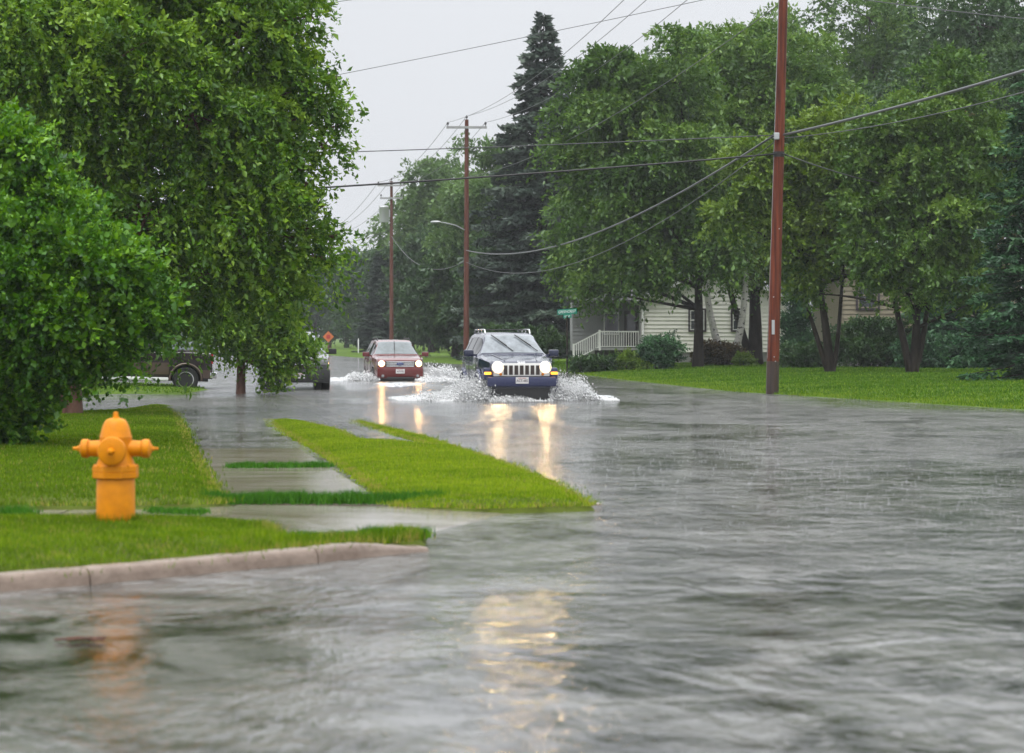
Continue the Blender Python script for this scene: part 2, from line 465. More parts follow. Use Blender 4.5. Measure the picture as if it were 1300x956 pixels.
# the water sheet
g = MB(); g.add([(-1500, -100, 0), (1500, -100, 0), (1500, 2400, 0), (-1500, 2400, 0)], [[0, 1, 2, 3]])
tag(g.build('flood_water', M['water']), kind='structure')

def inside(poly, X, Y):
    c = np.zeros(X.shape, bool)
    n = len(poly)
    for i in range(n):
        x0, y0 = poly[i][0], poly[i][1]; x1, y1 = poly[(i + 1) % n][0], poly[(i + 1) % n][1]
        if y0 == y1: continue
        t = ((y0 > Y) != (y1 > Y)) & (X < (x1 - x0) * (Y - y0) / (y1 - y0) + x0)
        c ^= t
    return c
def edge_dist(poly, X, Y):
    d = np.full(X.shape, 1e9)
    n = len(poly)
    for i in range(n):
        x0, y0 = poly[i][0], poly[i][1]; x1, y1 = poly[(i + 1) % n][0], poly[(i + 1) % n][1]
        dx, dy = x1 - x0, y1 - y0
        t = np.clip(((X - x0) * dx + (Y - y0) * dy) / (dx * dx + dy * dy + 1e-9), 0, 1)
        d = np.minimum(d, np.hypot(X - x0 - t * dx, Y - y0 - t * dy))
    return d
def lawn_patch(name, poly, zf, cell, mat):
    """ground under a lawn: a fine grid clipped to the outline, z from zf(x, y, distance to the edge)"""
    px = [p[0] for p in poly]; py = [p[1] for p in poly]
    xs = np.arange(min(px) - cell, max(px) + cell * 2, cell); ys = np.arange(min(py) - cell, max(py) + cell * 2, cell)
    X, Y = np.meshgrid(xs, ys)
    ins = inside(poly, X, Y)
    ed = edge_dist(poly, X, Y)
    Z = np.where(ins, zf(X, Y, ed), zf(X, Y, ed * 0) - 0.06)
    nx = len(xs)
    i0, j0 = np.meshgrid(np.arange(len(ys) - 1), np.arange(nx - 1), indexing='ij')
    keep = ins[:-1, :-1] | ins[1:, :-1] | ins[:-1, 1:] | ins[1:, 1:]
    a = (i0 * nx + j0)[keep]
    Fa = np.stack([a, a + 1, a + nx + 1, a + nx], 1)
    V = np.stack([X.ravel(), Y.ravel(), Z.ravel()], 1)
    used = np.unique(Fa)
    remap = np.zeros(len(V), int); remap[used] = np.arange(len(used))
    me = mesh_np(name, V[used], remap[Fa])
    o = link(name, me, mat, None, 180)
    return tag(o, kind='structure')
def blades(name, X, Y, Z, h, w, lean=0.5, mat=None, tint=None, label=None, straw=.03):
    n = len(X)
    ang = rng.uniform(0, 2 * PI, n)
    h = h * rng.uniform(0.55, 1.25, n); w = w * rng.uniform(0.7, 1.3, n)
    dx = np.cos(ang); dy = np.sin(ang)
    la = rng.uniform(0, 2 * PI, n); ll = rng.uniform(0, lean, n) * h
    P0 = np.stack([X - dx * w, Y - dy * w, Z - 0.01], 1)
    P1 = np.stack([X + dx * w, Y + dy * w, Z - 0.01], 1)
    P2 = np.stack([X + np.cos(la) * ll, Y + np.sin(la) * ll, Z + h], 1)
    V = np.empty((n * 3, 3)); V[0::3] = P0; V[1::3] = P1; V[2::3] = P2
    Fa = np.arange(n * 3).reshape(n, 3)
    if tint is None: tint = np.full(n, 0.5)
    tint = np.clip(tint + rng.normal(0, 0.16, n), 0, 0.86)
    tint = np.where(rng.random(n) < straw, rng.uniform(.9, 1, n), tint)
    T = np.repeat(tint, 3)
    o = link(name, mesh_np(name, V, Fa, T), mat or M['grass'])
    return tag(o, label, 'grass', kind='stuff')
def scatter(poly, n):
    px = [p[0] for p in poly]; py = [p[1] for p in poly]
    X = rng.uniform(min(px), max(px), n * 3); Y = rng.uniform(min(py), max(py), n * 3)
    k = inside(poly, X, Y)
    return X[k][:n], Y[k][:n]
def spill(poly, X, Y, per_m=260, spread=.035):
    """a few more blades straggling over the edge"""
    xs = [X]; ys = [Y]
    for i in range(len(poly)):
        a, b = poly[i], poly[(i + 1) % len(poly)]
        m = int(min(12, math.hypot(a[0] - b[0], a[1] - b[1])) * per_m)
        t = rng.uniform(0, 1, m)
        k = np.sin(t * 37 + i) * np.sin(t * 13 + 2 * i)
        ox = rng.normal(0, spread, m) * (1.2 + k); oy = rng.normal(0, spread * 1.6, m) * (1.2 + k)
        xs.append(a[0] + (b[0] - a[0]) * t + ox); ys.append(a[1] + (b[1] - a[1]) * t + oy)
    return np.concatenate(xs), np.concatenate(ys)
def area(poly):
    a = 0
    for i in range(len(poly)):
        x0, y0 = poly[i][0], poly[i][1]; x1, y1 = poly[(i + 1) % len(poly)][0], poly[(i + 1) % len(poly)][1]
        a += x0 * y1 - x1 * y0
    return abs(a) / 2

# -- the corner lawn round the hydrant, inside the kerb
kerb_px = [(-260, 754), (-60, 741), (0, 735), (110, 727), (200, 719), (300, 710), (400, 701), (480, 693), (530, 688), (546, 687)]
kerb_line = [G(x, y - 5, 0.10) for x, y in kerb_px]
near_poly = [G(x, y - 12, 0.12) for x, y in kerb_px[:-1]] + [G(534, 680, 0.06), G(505, 678, 0.06), G(440, 688, 0.06), G(385, 689, 0.06), G(352, 684, 0.08), G(345, 672, 0.08), G(322, 662, 0.08), G(250, 657, 0.1), G(0, 656, 0.1), G(-260, 656, 0.1)]
def z_near(X, Y, ed): return 0.075 + 0.075 * np.clip(ed / 0.7, 0, 1) + 0.008 * vnoise(X, Y, 3)
lawn_patch('lawn', near_poly, z_near, 0.07, M['soil'])
X, Y = scatter(near_poly, int(area(near_poly) * 4200))
X, Y = spill(near_poly, X, Y)
ed = edge_dist(near_poly, X, Y) * np.where(inside(near_poly, X, Y), 1, -1)
Z = z_near(X, Y, ed)
blades('grass', X, Y, Z, 0.034 + 0.03 * (X > -1.9), 0.0038, 0.9, tint=0.36 + 0.22 * vnoise(X, Y, 1.1, 2) + .16 * vnoise(X, Y, 5, 3), straw=.035 + .5 * (np.abs(edge_dist(near_poly, X, Y)) < .07) * (vnoise(X, Y, 3) > -.1) + .25 * (vnoise(X, Y, 2.3, 5) > .45), label='short wet grass round the hydrant inside the kerb')
# -- verge between the sidewalk and the flooded road
vp = [G(752, 640, 0.06), G(727, 628, 0.05), G(700, 612, 0.05), G(650, 590, 0.05), G(600, 573, 0.04), G(540, 553, 0.03), G(490, 540, 0.03), G(452, 530, 0.02), G(452, 536, 0.0), G(505, 551, 0.02), G(560, 567, 0.03), G(520, 562, 0.02), G(455, 560, 0.01), G(430, 546, 0.0), G(385, 534, 0.0), G(340, 532, 0.0), G(352, 541, 0.02), G(400, 568, 0.03), G(450, 600, 0.05), G(497, 632, 0.07), G(500, 640, 0.07), G(620, 642, 0.07)]
def z_verge(X, Y, ed): return 0.105 - 0.0035 * (Y - 20) - 0.05 * (1 - np.clip(ed / 0.3, 0, 1)) + 0.006 * vnoise(X, Y, 2)
lawn_patch('verge_lawn', vp, z_verge, 0.08, M['soil'])
X, Y = scatter(vp, int(area(vp) * 3000))
X, Y = spill(vp, X, Y)
Z = z_verge(X, Y, edge_dist(vp, X, Y))
blades('grass', X, Y, Z, 0.033, 0.0055, 0.9, tint=0.62 + 0.2 * vnoise(X, Y, 0.9, 1) + .16 * vnoise(X, Y, 5, 7), straw=.03 + .45 * (np.abs(edge_dist(vp, X, Y)) < .07) * (vnoise(X, Y, 3) > -.2) + .18 * (vnoise(X, Y, 1.7, 5) > .5), label='bright green grass on the verge between sidewalk and flooded road')
# -- lawn left of the sidewalk, running down to the flooded part
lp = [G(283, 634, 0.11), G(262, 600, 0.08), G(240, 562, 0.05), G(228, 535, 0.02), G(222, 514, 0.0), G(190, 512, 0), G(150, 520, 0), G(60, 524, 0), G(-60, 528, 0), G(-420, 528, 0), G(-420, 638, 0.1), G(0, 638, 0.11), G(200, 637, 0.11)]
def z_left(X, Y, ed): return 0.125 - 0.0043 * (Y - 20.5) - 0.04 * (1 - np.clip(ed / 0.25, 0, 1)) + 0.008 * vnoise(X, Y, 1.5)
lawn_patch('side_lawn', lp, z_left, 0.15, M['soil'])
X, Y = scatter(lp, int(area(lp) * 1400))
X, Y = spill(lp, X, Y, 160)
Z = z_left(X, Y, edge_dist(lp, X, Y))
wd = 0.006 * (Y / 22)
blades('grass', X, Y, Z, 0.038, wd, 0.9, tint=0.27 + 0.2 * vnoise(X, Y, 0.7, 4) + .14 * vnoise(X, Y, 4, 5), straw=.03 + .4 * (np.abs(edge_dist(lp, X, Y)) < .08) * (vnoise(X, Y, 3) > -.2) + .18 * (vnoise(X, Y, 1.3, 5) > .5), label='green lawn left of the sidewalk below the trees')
# -- second strip of lawn in front of the parked maroon wagon
fp = [G(238, 501, 0.0), G(262, 492, 0.02), G(215, 487, 0.05), G(100, 484, 0.1), G(-100, 480, 0.15), G(-500, 480, 0.15), G(-500, 505, 0.0), G(0, 505, 0.0), G(150, 500, 0)]
def z_fp(X, Y, ed): return 0.03 + 0.06 * np.clip(ed / 2.0, 0, 1) + 0.01 * vnoise(X, Y, 1.2)
lawn_patch('far_side_lawn', fp, z_fp, 0.35, M['lawn'])
X, Y = scatter(fp, 14000)
blades('grass', X, Y, z_fp(X, Y, edge_dist(fp, X, Y)), 0.06, 0.018, 0.8, mat=M['grass_far'], tint=0.5 + 0.2 * vnoise(X, Y, 0.4), label='strip of lawn in front of the maroon wagon')

# grass weeds in sidewalk joints
def weeds(pxs, py, n, h, spread, z, label):
    a = G(pxs[0], py[0], z); b = G(pxs[1], py[1], z)
    t = rng.uniform(0, 1, n)
    X = a.x + (b.x - a.x) * t + rng.normal(0, spread * 0.3, n); Y = a.y + (b.y - a.y) * t + rng.normal(0, spread, n)
    hh = h * (0.5 + 0.5 * np.abs(vnoise(X, Y, 6)))
    blades('grass', X, Y, np.full(n, z), hh, 0.006, 0.9, mat=M['weed'], tint=np.full(n, 0.45), label=label)
weeds((262, 560), (637, 637), 9000, 0.13, 0.10, 0.055, 'overgrown weeds in the joint where the two sidewalks meet')
weeds((292, 420), (592, 591), 2400, 0.075, 0.12, 0.035, 'weeds in the joint across the middle of the sidewalk')
weeds((190, 260), (648, 650), 700, 0.05, 0.10, 0.07, 'tuft of weeds on the cross sidewalk')
weeds((375, 540), (690, 681), 4200, 0.11, 0.07, 0.06, 'taller grass along the tapering end of the kerb')
weeds((-40, 40), (652, 652), 900, 0.10, 0.12, 0.09, 'clump of weeds at the left end of the cross sidewalk')

# -- sidewalks and ramp (slabs with real joints)
def slab_strip(name, rows, joints, zf, mat, thick=0.12):
    mb = MB()
    for (a, b) in joints:
        quad = []
        for t in (a, b):
            l, r = rows(t)
            quad += [l, r]
        (l0, r0, l1, r1) = quad
        top = [(l0[0], l0[1], zf(*l0)), (r0[0], r0[1], zf(*r0)), (r1[0], r1[1], zf(*r1)), (l1[0], l1[1], zf(*l1))]
        bot = [(x, y, z - thick) for x, y, z in top]
        mb.add(top + bot, [[0, 1, 2, 3], [7, 6, 5, 4], [0, 4, 5, 1], [1, 5, 6, 2], [2, 6, 7, 3], [3, 7, 4, 0]])
    return tag(mb.build(name, mat), kind='structure')
jn = []
d = 21.0
while d < 62:
    jn.append((d, d + 1.755)); d += 1.8
slab_strip('sidewalk', lambda t: (RD(0.73, t), RD(2.17, t)), jn, lambda x, y: 0.05 - 0.0043 * (y - 21), M['concrete'])
jx = []
x = -9.7
while x < -3.0:
    jx.append((x, x + 1.47)); x += 1.5
slab_strip('cross_sidewalk', lambda t: ((t, 19.05), (t, 20.75)), jx, lambda x, y: 0.048, M['concrete'])
ramp = MB()
rp = [G(300, 641, 0.066), G(500, 643, 0.05), G(640, 648, 0.01), G(700, 652, -0.03), G(640, 690, -0.04), G(560, 694, -0.03), G(500, 688, 0.0), G(420, 692, 0.035), G(268, 690, 0.062)]
ramp.add([tuple(p) for p in rp] + [(p.x, p.y, p.z - 0.12) for p in rp], [list(range(9))[::-1]] + [[i, (i + 1) % 9, 9 + (i + 1) % 9, 9 + i] for i in range(9)])
tag(ramp.build('sidewalk_ramp', M['concrete']), kind='structure')

# -- kerb of the near corner, in cast lengths
def kerb(name, line, lens, zt=0.105, w=0.12, drop=None):
    mb = MB()
    # resample
    P = [Vector((p.x, p.y, 0)) for p in line]
    acc = [0]
    for i in range(1, len(P)): acc.append(acc[-1] + (P[i] - P[i - 1]).length)
    T = acc[-1]
    def at(t):
        t = max(0, min(T, t))
        for i in range(1, len(P)):
            if t <= acc[i] + 1e-6:
                return P[i - 1].lerp(P[i], (t - acc[i - 1]) / (acc[i] - acc[i - 1]))
        return P[-1]
    t = 0.0
    k = 0
    while t < T - 0.05:
        e = min(t + lens, T)
        n = 18
        secs = []
        for i in range(n + 1):
            u = t + (e - 0.012 - t) * i / n
            p = at(u); q = at(u + 0.05) - at(u - 0.05); q.normalize()
            nrm = Vector((-q.y, q.x, 0))          # towards the lawn
            top = zt if not drop else drop(u / T)
            j = 0.003 * math.sin(u * 13) + 0.003 * math.sin(u * 31 + 1) + random.uniform(-.002, .002)
            prof = [(-0.02, -0.15), (0.0, top * 0.45), (0.012, top * 0.8), (0.03, top * 0.97), (0.06, top), (w, top + 0.004), (w, -0.15)]
            secs.append([p + nrm * (a + j) + Vector((0, 0, z + j * 0.5)) for a, z in prof])
        b = []; f = []
        m = len(secs[0])
        for s_ in secs: b += s_
        for i in range(n):
            for c in range(m - 1):
                f.append([i * m + c, (i + 1) * m + c, (i + 1) * m + c + 1, i * m + c + 1])
        f.append(list(range(m))); f.append([n * m + c for c in range(m)][::-1])
        mb.add(b, f)
        t = e; k += 1
    return tag(mb.build(name, M['kerb'], None, 40), kind='structure')
kerb('kerb', kerb_line, 1.9, drop=lambda q: 0.100 if q < 0.86 else 0.100 - (q - 0.86) / 0.14 * 0.07)
vk = [Vector((*RD(3.92, d_), 0)) for d_ in (80, 50, 30, 23, 21.5)] 
vk += [G(766, 641, 0.0)]
kerb('verge_kerb', vk, 3.0, drop=lambda q: -0.02 + 0.035 * max(0, (q - 0.9) / 0.1))

# -- right-hand bank: lawns rising from the flooded edge
KE = ([20, 50, 67, 85, 105, 125, 150, 220, 900], [21.5, 18.2, 16.3, 17.0, 18.3, 18.5, 16.5, 15.5, 15.5])
ds = np.concatenate([np.arange(22, 150, 0.8), np.arange(150, 400, 6), np.arange(400, 1500, 60)])
ks = np.concatenate([np.arange(-1.5, 12, 0.4), np.arange(12, 40, 2.5), np.arange(40, 400, 40)])
DD, KK = np.meshgrid(ds, ks, indexing='ij')
def z_bank(k, D): return -0.03 + 0.34 * (1 - np.exp(-np.clip(k + 0.35, -0.6, 200) / 4.2)) + 0.018 * vnoise(k, D, 0.8)
XX = np.interp(DD, *KE) + KK - 0.1548 * DD
Zb = z_bank(KK, DD); Zb[:, 0] = -0.4
nx = len(ks)
i0, j0 = np.meshgrid(np.arange(len(ds) - 1), np.arange(nx - 1), indexing='ij')
a = (i0 * nx + j0).ravel()
link_b = link('lawn_bank', mesh_np('lawn_bank', np.stack([XX.ravel(), DD.ravel(), Zb.ravel()], 1), np.stack([a, a + 1, a + nx + 1, a + nx], 1)), M['lawn'], None, 180)
tag(link_b, kind='structure')
n = 150000
Dg = 45 + 85 * rng.uniform(0, 1, n) ** 1.3; kg = 0.1 + 15 * rng.uniform(0, 1, n) ** 1.25
Xg = np.interp(Dg, *KE) + kg - 0.1548 * Dg
tn = 0.45 + 0.22 * vnoise(kg, Dg, 0.6) + 0.32 * np.exp(-kg / 0.9)
blades('grass', Xg, Dg, z_bank(kg, Dg), 0.06, 0.02, 0.9, mat=M['grass_far'], tint=tn, label='mown lawn on the right bank in front of the houses')
# left-hand far bank
g = MB()
gl_ = [RD(0.5, 84), RD(0.5, 900), RD(-300, 900), RD(-300, 84)]
g.add([(x, y, 0.05) for x, y in gl_], [[0, 1, 2, 3]])
tag(g.build('far_left_lawn', M['lawn']), kind='structure')
# the driveway the maroon wagon stands on
g = MB(); dv = [RD(3.7, 67), RD(3.7, 74.5), RD(-12, 74.5), RD(-12, 67)]
g.add([(dv[0][0], dv[0][1], -0.06), (dv[1][0], dv[1][1], -0.06), (dv[2][0], dv[2][1], 0.10), (dv[3][0], dv[3][1], 0.10)], [[0, 1, 2, 3]])
tag(g.build('driveway', M['concrete']), kind='structure')

def seam(pts, w, label):
    mb = MB(); L_ = []; R_ = []
    P = [G(x, y, .003) for x, y in pts]
    Q = []
    for i in range(len(P) - 1):
        for k in range(8): Q.append(P[i].lerp(P[i + 1], k / 8) + Vector((0, random.uniform(-.02, .02), 0)))
    Q.append(P[-1])
    for i, p in enumerate(Q):
        d_ = (Q[min(i + 1, len(Q) - 1)] - Q[max(i - 1, 0)]).normalized(); n_ = Vector((-d_.y, d_.x, 0))
        ww = w * (.4 + .6 * random.random()) * math.sin(PI * (i + .4) / len(Q)) ** .5
        L_.append(p + n_ * ww); R_.append(p - n_ * ww)
    m = len(Q)
    mb.add(L_ + R_, [[i, i + m, i + m + 1, i + 1] for i in range(m - 1)])
    return tag(mb.build('pavement_seam', M['tar']), kind='structure')
M['tar'] = pbr('tar_seam', (0.03, 0.03, 0.028), 0.25, col2=(0.08, 0.078, 0.07), scale=9)
seam([(748, 737), (800, 738), (868, 742), (945, 762)], .022, '')
seam([(700, 772), (830, 766), (950, 760), (1075, 748)], .018, '')
seam([(820, 732), (900, 722), (960, 712)], .014, '')
seam([(690, 718), (745, 712), (800, 714)], .012, '')

# ------------------------------------------------------------------ foliage
def unit(n):
    v = rng.normal(0, 1, (n, 3)); return v / np.linalg.norm(v, axis=1)[:, None]
def leaf_cloud(P, D, size, aspect, tint, fold=0.25):
    """one folded leaf per row: base P, direction D"""
    n = len(P)
    D = D / (np.linalg.norm(D, axis=1)[:, None] + 1e-9)
    U = rng.normal(0, 1, (n, 3)); U[:, 2] += 0.9
    W = np.cross(D, U); W /= (np.linalg.norm(W, axis=1)[:, None] + 1e-9)
    Nn = np.cross(D, W)
    L = (size * np.clip(rng.lognormal(-0.04, 0.3, n), .4, 1.9))[:, None]
    V = np.empty((n * 4, 3))
    V[0::4] = P
    V[1::4] = P + D * L * 0.45 + W * L * aspect + Nn * L * fold * 0.4
    V[2::4] = P + D * L - Nn * L * fold * 0.5
    V[3::4] = P + D * L * 0.45 - W * L * aspect + Nn * L * fold * 0.4
    b = np.arange(n) * 4
    Fa = np.concatenate([np.stack([b, b + 1, b + 2], 1), np.stack([b, b + 2, b + 3], 1)])
    return V, Fa, np.repeat(np.clip(tint, 0, 1), 4)
def crown_arrays(blobs, n_leaves, size, aspect=0.27, droop=0.5, spray=16, slen=0.55, sub=13, subr=0.36, base_tint=0.45, inner=0.2, tvar=0.2):
    """blobs (x,y,z,rx,rz). Clumps sit on the blobs, sprays on the clumps, leaves along each spray"""
    B = np.array(blobs, float)
    vol = B[:, 3] ** 2 * B[:, 4]
    area_ = B[:, 3] * B[:, 4] + B[:, 3] ** 2
    clumps = []
    for b, ar in zip(B, area_):
        m = max(4, int(sub * (1 + 0.25 * rng.random())))
        u = unit(m)
        rr = rng.uniform(0.5, 0.95, m)
        u[:, 2] = u[:, 2] * 0.9 + 0.1
        c = np.stack([b[0] + u[:, 0] * b[3] * rr, b[1] + u[:, 1] * b[3] * rr, b[2] + u[:, 2] * b[4] * rr], 1)
        cr = np.minimum(b[3], b[4]) * subr * rng.uniform(0.6, 1.25, m)
        ct = rng.normal(0, 0.14, m)
        out = u
        for i in range(m): clumps.append((*c[i], cr[i], ct[i], *out[i]))
        clumps.append((b[0], b[1], b[2], min(b[3], b[4]) * 0.6, -0.05, 0, 0, 0.3))  # core clump tinted darker, inner crown shade put into its colour
    C = np.array(clumps)
    w = C[:, 3] ** 2; w /= w.sum()
    ns = max(10, n_leaves // spray)
    idx = rng.choice(len(C), ns, p=w)
    c = C[idx]
    u = unit(ns)
    u[:, 2] += 0.25
    u /= np.linalg.norm(u, axis=1)[:, None]
    rad = np.where(rng.random(ns) < inner, rng.uniform(0.1, 0.7, ns), rng.uniform(0.7, 1.08, ns))
    P0 = c[:, :3] + u * (c[:, 3] * rad)[:, None] * np.array([1.15, 1.15, 0.62])
    D0 = u * 0.8 + c[:, 5:8] * 0.7 + rng.normal(0, 0.35, (ns, 3))
    D0 /= np.linalg.norm(D0, axis=1)[:, None]
    st = base_tint + c[:, 4] + rng.normal(0, tvar * 0.6, ns) + 0.16 * u[:, 2]  # upward sides tinted lighter: light from above put into the leaf colour
    sl = slen * rng.uniform(0.5, 1.3, ns)
    # leaves
    t = np.tile(np.linspace(0.02, 1, spray), ns)
    si = np.repeat(np.arange(ns), spray)
    P = P0[si] + D0[si] * (sl[si] * t)[:, None]
    P[:, 2] -= droop * sl[si] * t * t
    P += rng.normal(0, size * 0.35, P.shape)
    LD = D0[si] * 0.6 + rng.normal(0, 0.55, P.shape)
    LD[:, 2] -= droop * 0.55
    T = st[si] + rng.normal(0, tvar * 0.5, len(si)) + 0.12 * (t - 0.5)
    V, Fa, TT = leaf_cloud(P, LD, size, aspect, T)
    return V, Fa, TT, C
def limb_tubes(mb, start, ends, r0, n=6):
    for e, r in ends:
        e = Vector(e); s = Vector(start)
        mid = s.lerp(e, 0.5) + Vector((random.uniform(-.15, .15), random.uniform(-.15, .15), random.uniform(-0.02, .18))) * (e - s).length * 0.6
        pts = []
        for i in range(7):
            t = i / 6
            pts.append(s * (1 - t) ** 2 + mid * 2 * t * (1 - t) + e * t * t)
        mb.tube(pts, [r * (1 - 0.8 * i / 6) for i in range(7)], n)
def trunk_pts(h, lean=(0, 0), wob=0.05):
    out = []
    for i in range(9):
        t = i / 8
        out.append(Vector((lean[0] * t + wob * math.sin(t * 5 + lean[0]), lean[1] * t + wob * math.cos(t * 4), -0.25 + (h + 0.25) * t)))
    return out
def tree(loc, h, blobs, r, leaves, size, mat, bark, label, cat='tree', group=None, name='tree', trunk_h=None, lean=(0, 0), twigs=True, stems=(), **kw):
    """broadleaf tree > trunk (with its limbs), crown; blobs are in local metres"""
    root = empty(name, loc, 0, label, cat, group)
    th = trunk_h or h * 0.62
    mb = MB()
    tp = trunk_pts(th, lean, 0.04 * h / 10)
    mb.tube(tp, [r * (1.28 if i == 0 else 1.0) * (1 - 0.62 * i / 8) for i in range(9)], 10)
    for (sx, sh, sr) in stems:
        st = [Vector((sx * (t ** .8) + .03 * math.sin(t * 6), 0.1 * t, -.2 + (sh + .2) * t)) for t in [i / 8 for i in range(9)]]
        mb.tube(st, [sr * (1 - .6 * i / 8) for i in range(9)], 8)
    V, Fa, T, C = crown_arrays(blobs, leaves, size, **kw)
    for b in blobs:
        k = min(8, max(3, int(8 * max(0.25, min(1, (b[2] - b[4] * 0.9) / max(th, .1))))))
        limb_tubes(mb, tp[k], [((b[0], b[1], b[2]), r * 0.38)], r)
        if twigs:
            cc = C[np.argsort(np.linalg.norm(C[:, :3] - np.array(b[:3]), axis=1))[:7]]
            for c in cc:
                limb_tubes(mb, (b[0], b[1], b[2]), [((c[0], c[1], c[2]), r * 0.13)], r, 4)
    mb.build('trunk', bark, root, 60)
    link('crown', mesh_np('crown', V, Fa, T), mat, root)
    return root
def dup(root, loc, rz, sc, label, sz=None):
    r = root.copy(); COL.objects.link(r)
    r.location = loc; r.rotation_euler = (0, 0, rz); r.scale = (sc, sc, sz or sc)
    r['label'] = label
    for ch in root.children:
        c = ch.copy(); COL.objects.link(c); c.parent = r
    return r
def auto_blobs(h, w, base=0.3, n=8, tip=0.6):
    """a rounded crown of n blobs between base*h and h, total width w"""
    out = []
    for i in range(n):
        t = (i + 0.5) / n
        z = h * (base + (1 - base) * (0.12 + 0.76 * t))
        prof = math.sin(PI * min(1, 0.18 + 0.75 * t)) ** 0.7
        a = i * 2.4
        rr = w * 0.5 * prof
        out.append((math.cos(a) * rr * 0.55, math.sin(a) * rr * 0.55, z, rr * 0.62 + 0.3, h * (1 - base) / n * 1.35 + 0.3))
    out.append((0, 0, h * (0.5 + base / 2), w * 0.3, h * (1 - base) * 0.3))
    return out

# --- the big birch left, its trunk behind the shrub
A0 = Vector((*((S(90, 500, 66))[:2]), -0.05))
def loc_blobs(lst, base, s):
    out = []
    for px, py, r, dy in lst:
        p = S(px, py, s)
        out.append((p.x - base.x, p.y + dy - base.y, p.z - base.z, r, r * 0.9))
    return out
Ab = [(100, 40, 2.0, 0), (220, 30, 1.9, .5), (305, 45, 1.25, -.5), (348, 125, 0.95, 0), (250, 150, 1.6, -1), (120, 170, 1.9, -1.2),
      (335, 195, 0.95, -.3), (285, 270, 1.3, -.6), (200, 270, 1.7, -1), (325, 325, 0.95, 0), (262, 345, 1.0, -.5), (165, 362, 1.05, -.6), (222, 395, .55, -.2), (300, 120, 1.1, 1.6), (325, 265, .9, 1.3), (290, 200, 1.2, 1.8), (60, 110, 1.5, -2.0), (30, 30, 1.6, -1.6), (170, 90, 1.3, -1.8),
      (0, 100, 2.0, .5), (270, -70, 1.9, 0), (120, -90, 2.4, 0), (30, 260, 1.6, 0.5), (80, 350, 1.1, 1.4),
      (378, 50, 0.4, 0), (408, 140, 0.42, .2), (425, 100, .18, 0), (430, 160, .16, .1), (415, 215, .2, 0), (420, 300, .25, 0), (395, 20, .25, 0), (405, 260, .2, 0), (388, 232, 0.4, 0), (385, 290, .5, 0), (398, 325, .45, 0), (365, 20, .5, 0), (412, 185, .3, 0), (380, 95, .6, 0), (360, 375, .5, 0), (-80, 300, 1.9, 1.5), (-60, 0, 2.4, 0), (40, 430, 1.0, 1.8), (-60, 440, 1.3, 2)]
tree(A0, 12, loc_blobs(Ab, A0, 66), 0.21, 310000, 0.108, M['leaf_bright'], M['bark_red'],
     'tall spreading birch with drooping bright green leaves filling the upper left', 'tree', name='birch_tree', trunk_h=9, lean=(-0.3, 0.1), droop=0.75, slen=0.6, base_tint=0.54, aspect=0.27, sub=13, subr=.30, inner=.08, tvar=.30, spray=22)
# --- small tree in the verge, reddish trunk standing in the flood
C0 = Vector((*((S(305, 500, 48))[:2]), -0.1))
Cb = [(300, 395, .85, -.4), (345, 412, .7, 0), (372, 440, .45, 0), (330, 440, .45, -.3), (352, 468, .3, -.2), (392, 440, .2, 0), (300, 345, 1.1, 0), (250, 335, 1.1, .2), (345, 355, .8, 0), (357, 492, .10, -.2), (285, 425, .35, 0), (240, 400, .5, .3)]
tree(C0, 6, loc_blobs(Cb, C0, 48), 0.14, 90000, 0.105, M['leaf_bright'], M['bark_red'],
     'smaller tree in the verge, trunk standing in flood water, foliage hanging over the black car', 'tree', name='verge_tree', trunk_h=3.2, droop=0.8, slen=0.42, base_tint=0.5, aspect=0.3)
# --- leafy shrub tree at the left edge, nearer
B0 = Vector((*((G(20, 560, 0.08))[:2]), 0.08))
Bb = [(5, 265, .85, 0), (90, 310, .7, -.2), (130, 370, .6, 0), (60, 380, 1.0, -.4), (-30, 330, 1.2, 0), (140, 425, .5, 0), (25, 470, .75, 0), (-30, 480, 1.0, 0), (115, 440, .38, -.2), (185, 372, .22, 0), (150, 330, .3, 0), (60, 235, .3, 0), (-15, 530, .45, 0), (160, 395, .38, .1), (-5, 190, .45, 0), (-60, 200, .8, 0), (-30, 550, .6, 0.1)]
tree(B0, 4.6, loc_blobs(Bb, B0, 96), 0.09, 120000, 0.075, M['leaf_shrub'], M['bark'],
     'dense round leafy shrub tree with fresh green tips at the left edge', 'tree', name='shrub_tree', trunk_h=2.6, droop=0.15, slen=0.42, spray=20, base_tint=0.46, tvar=.3, aspect=0.36)

def gz(px, s):
    D = F / s; K = (px - 175) / s
    k = K - np.interp(D, *KE)
    return float(z_bank(np.array(k), np.array(D))) if k > -1 else 0.0
def base_at(px, s): 
    p = S(px, 428, s); p.z = gz(px, s) - 0.03
    return p
def px_tree(px, s, blobs, r, leaves, size, mat, bark, label, **kw):
    b = base_at(px, s)
    return tree(b, 8, loc_blobs(blobs, b, s), r, leaves, size, mat, bark, label, **kw)

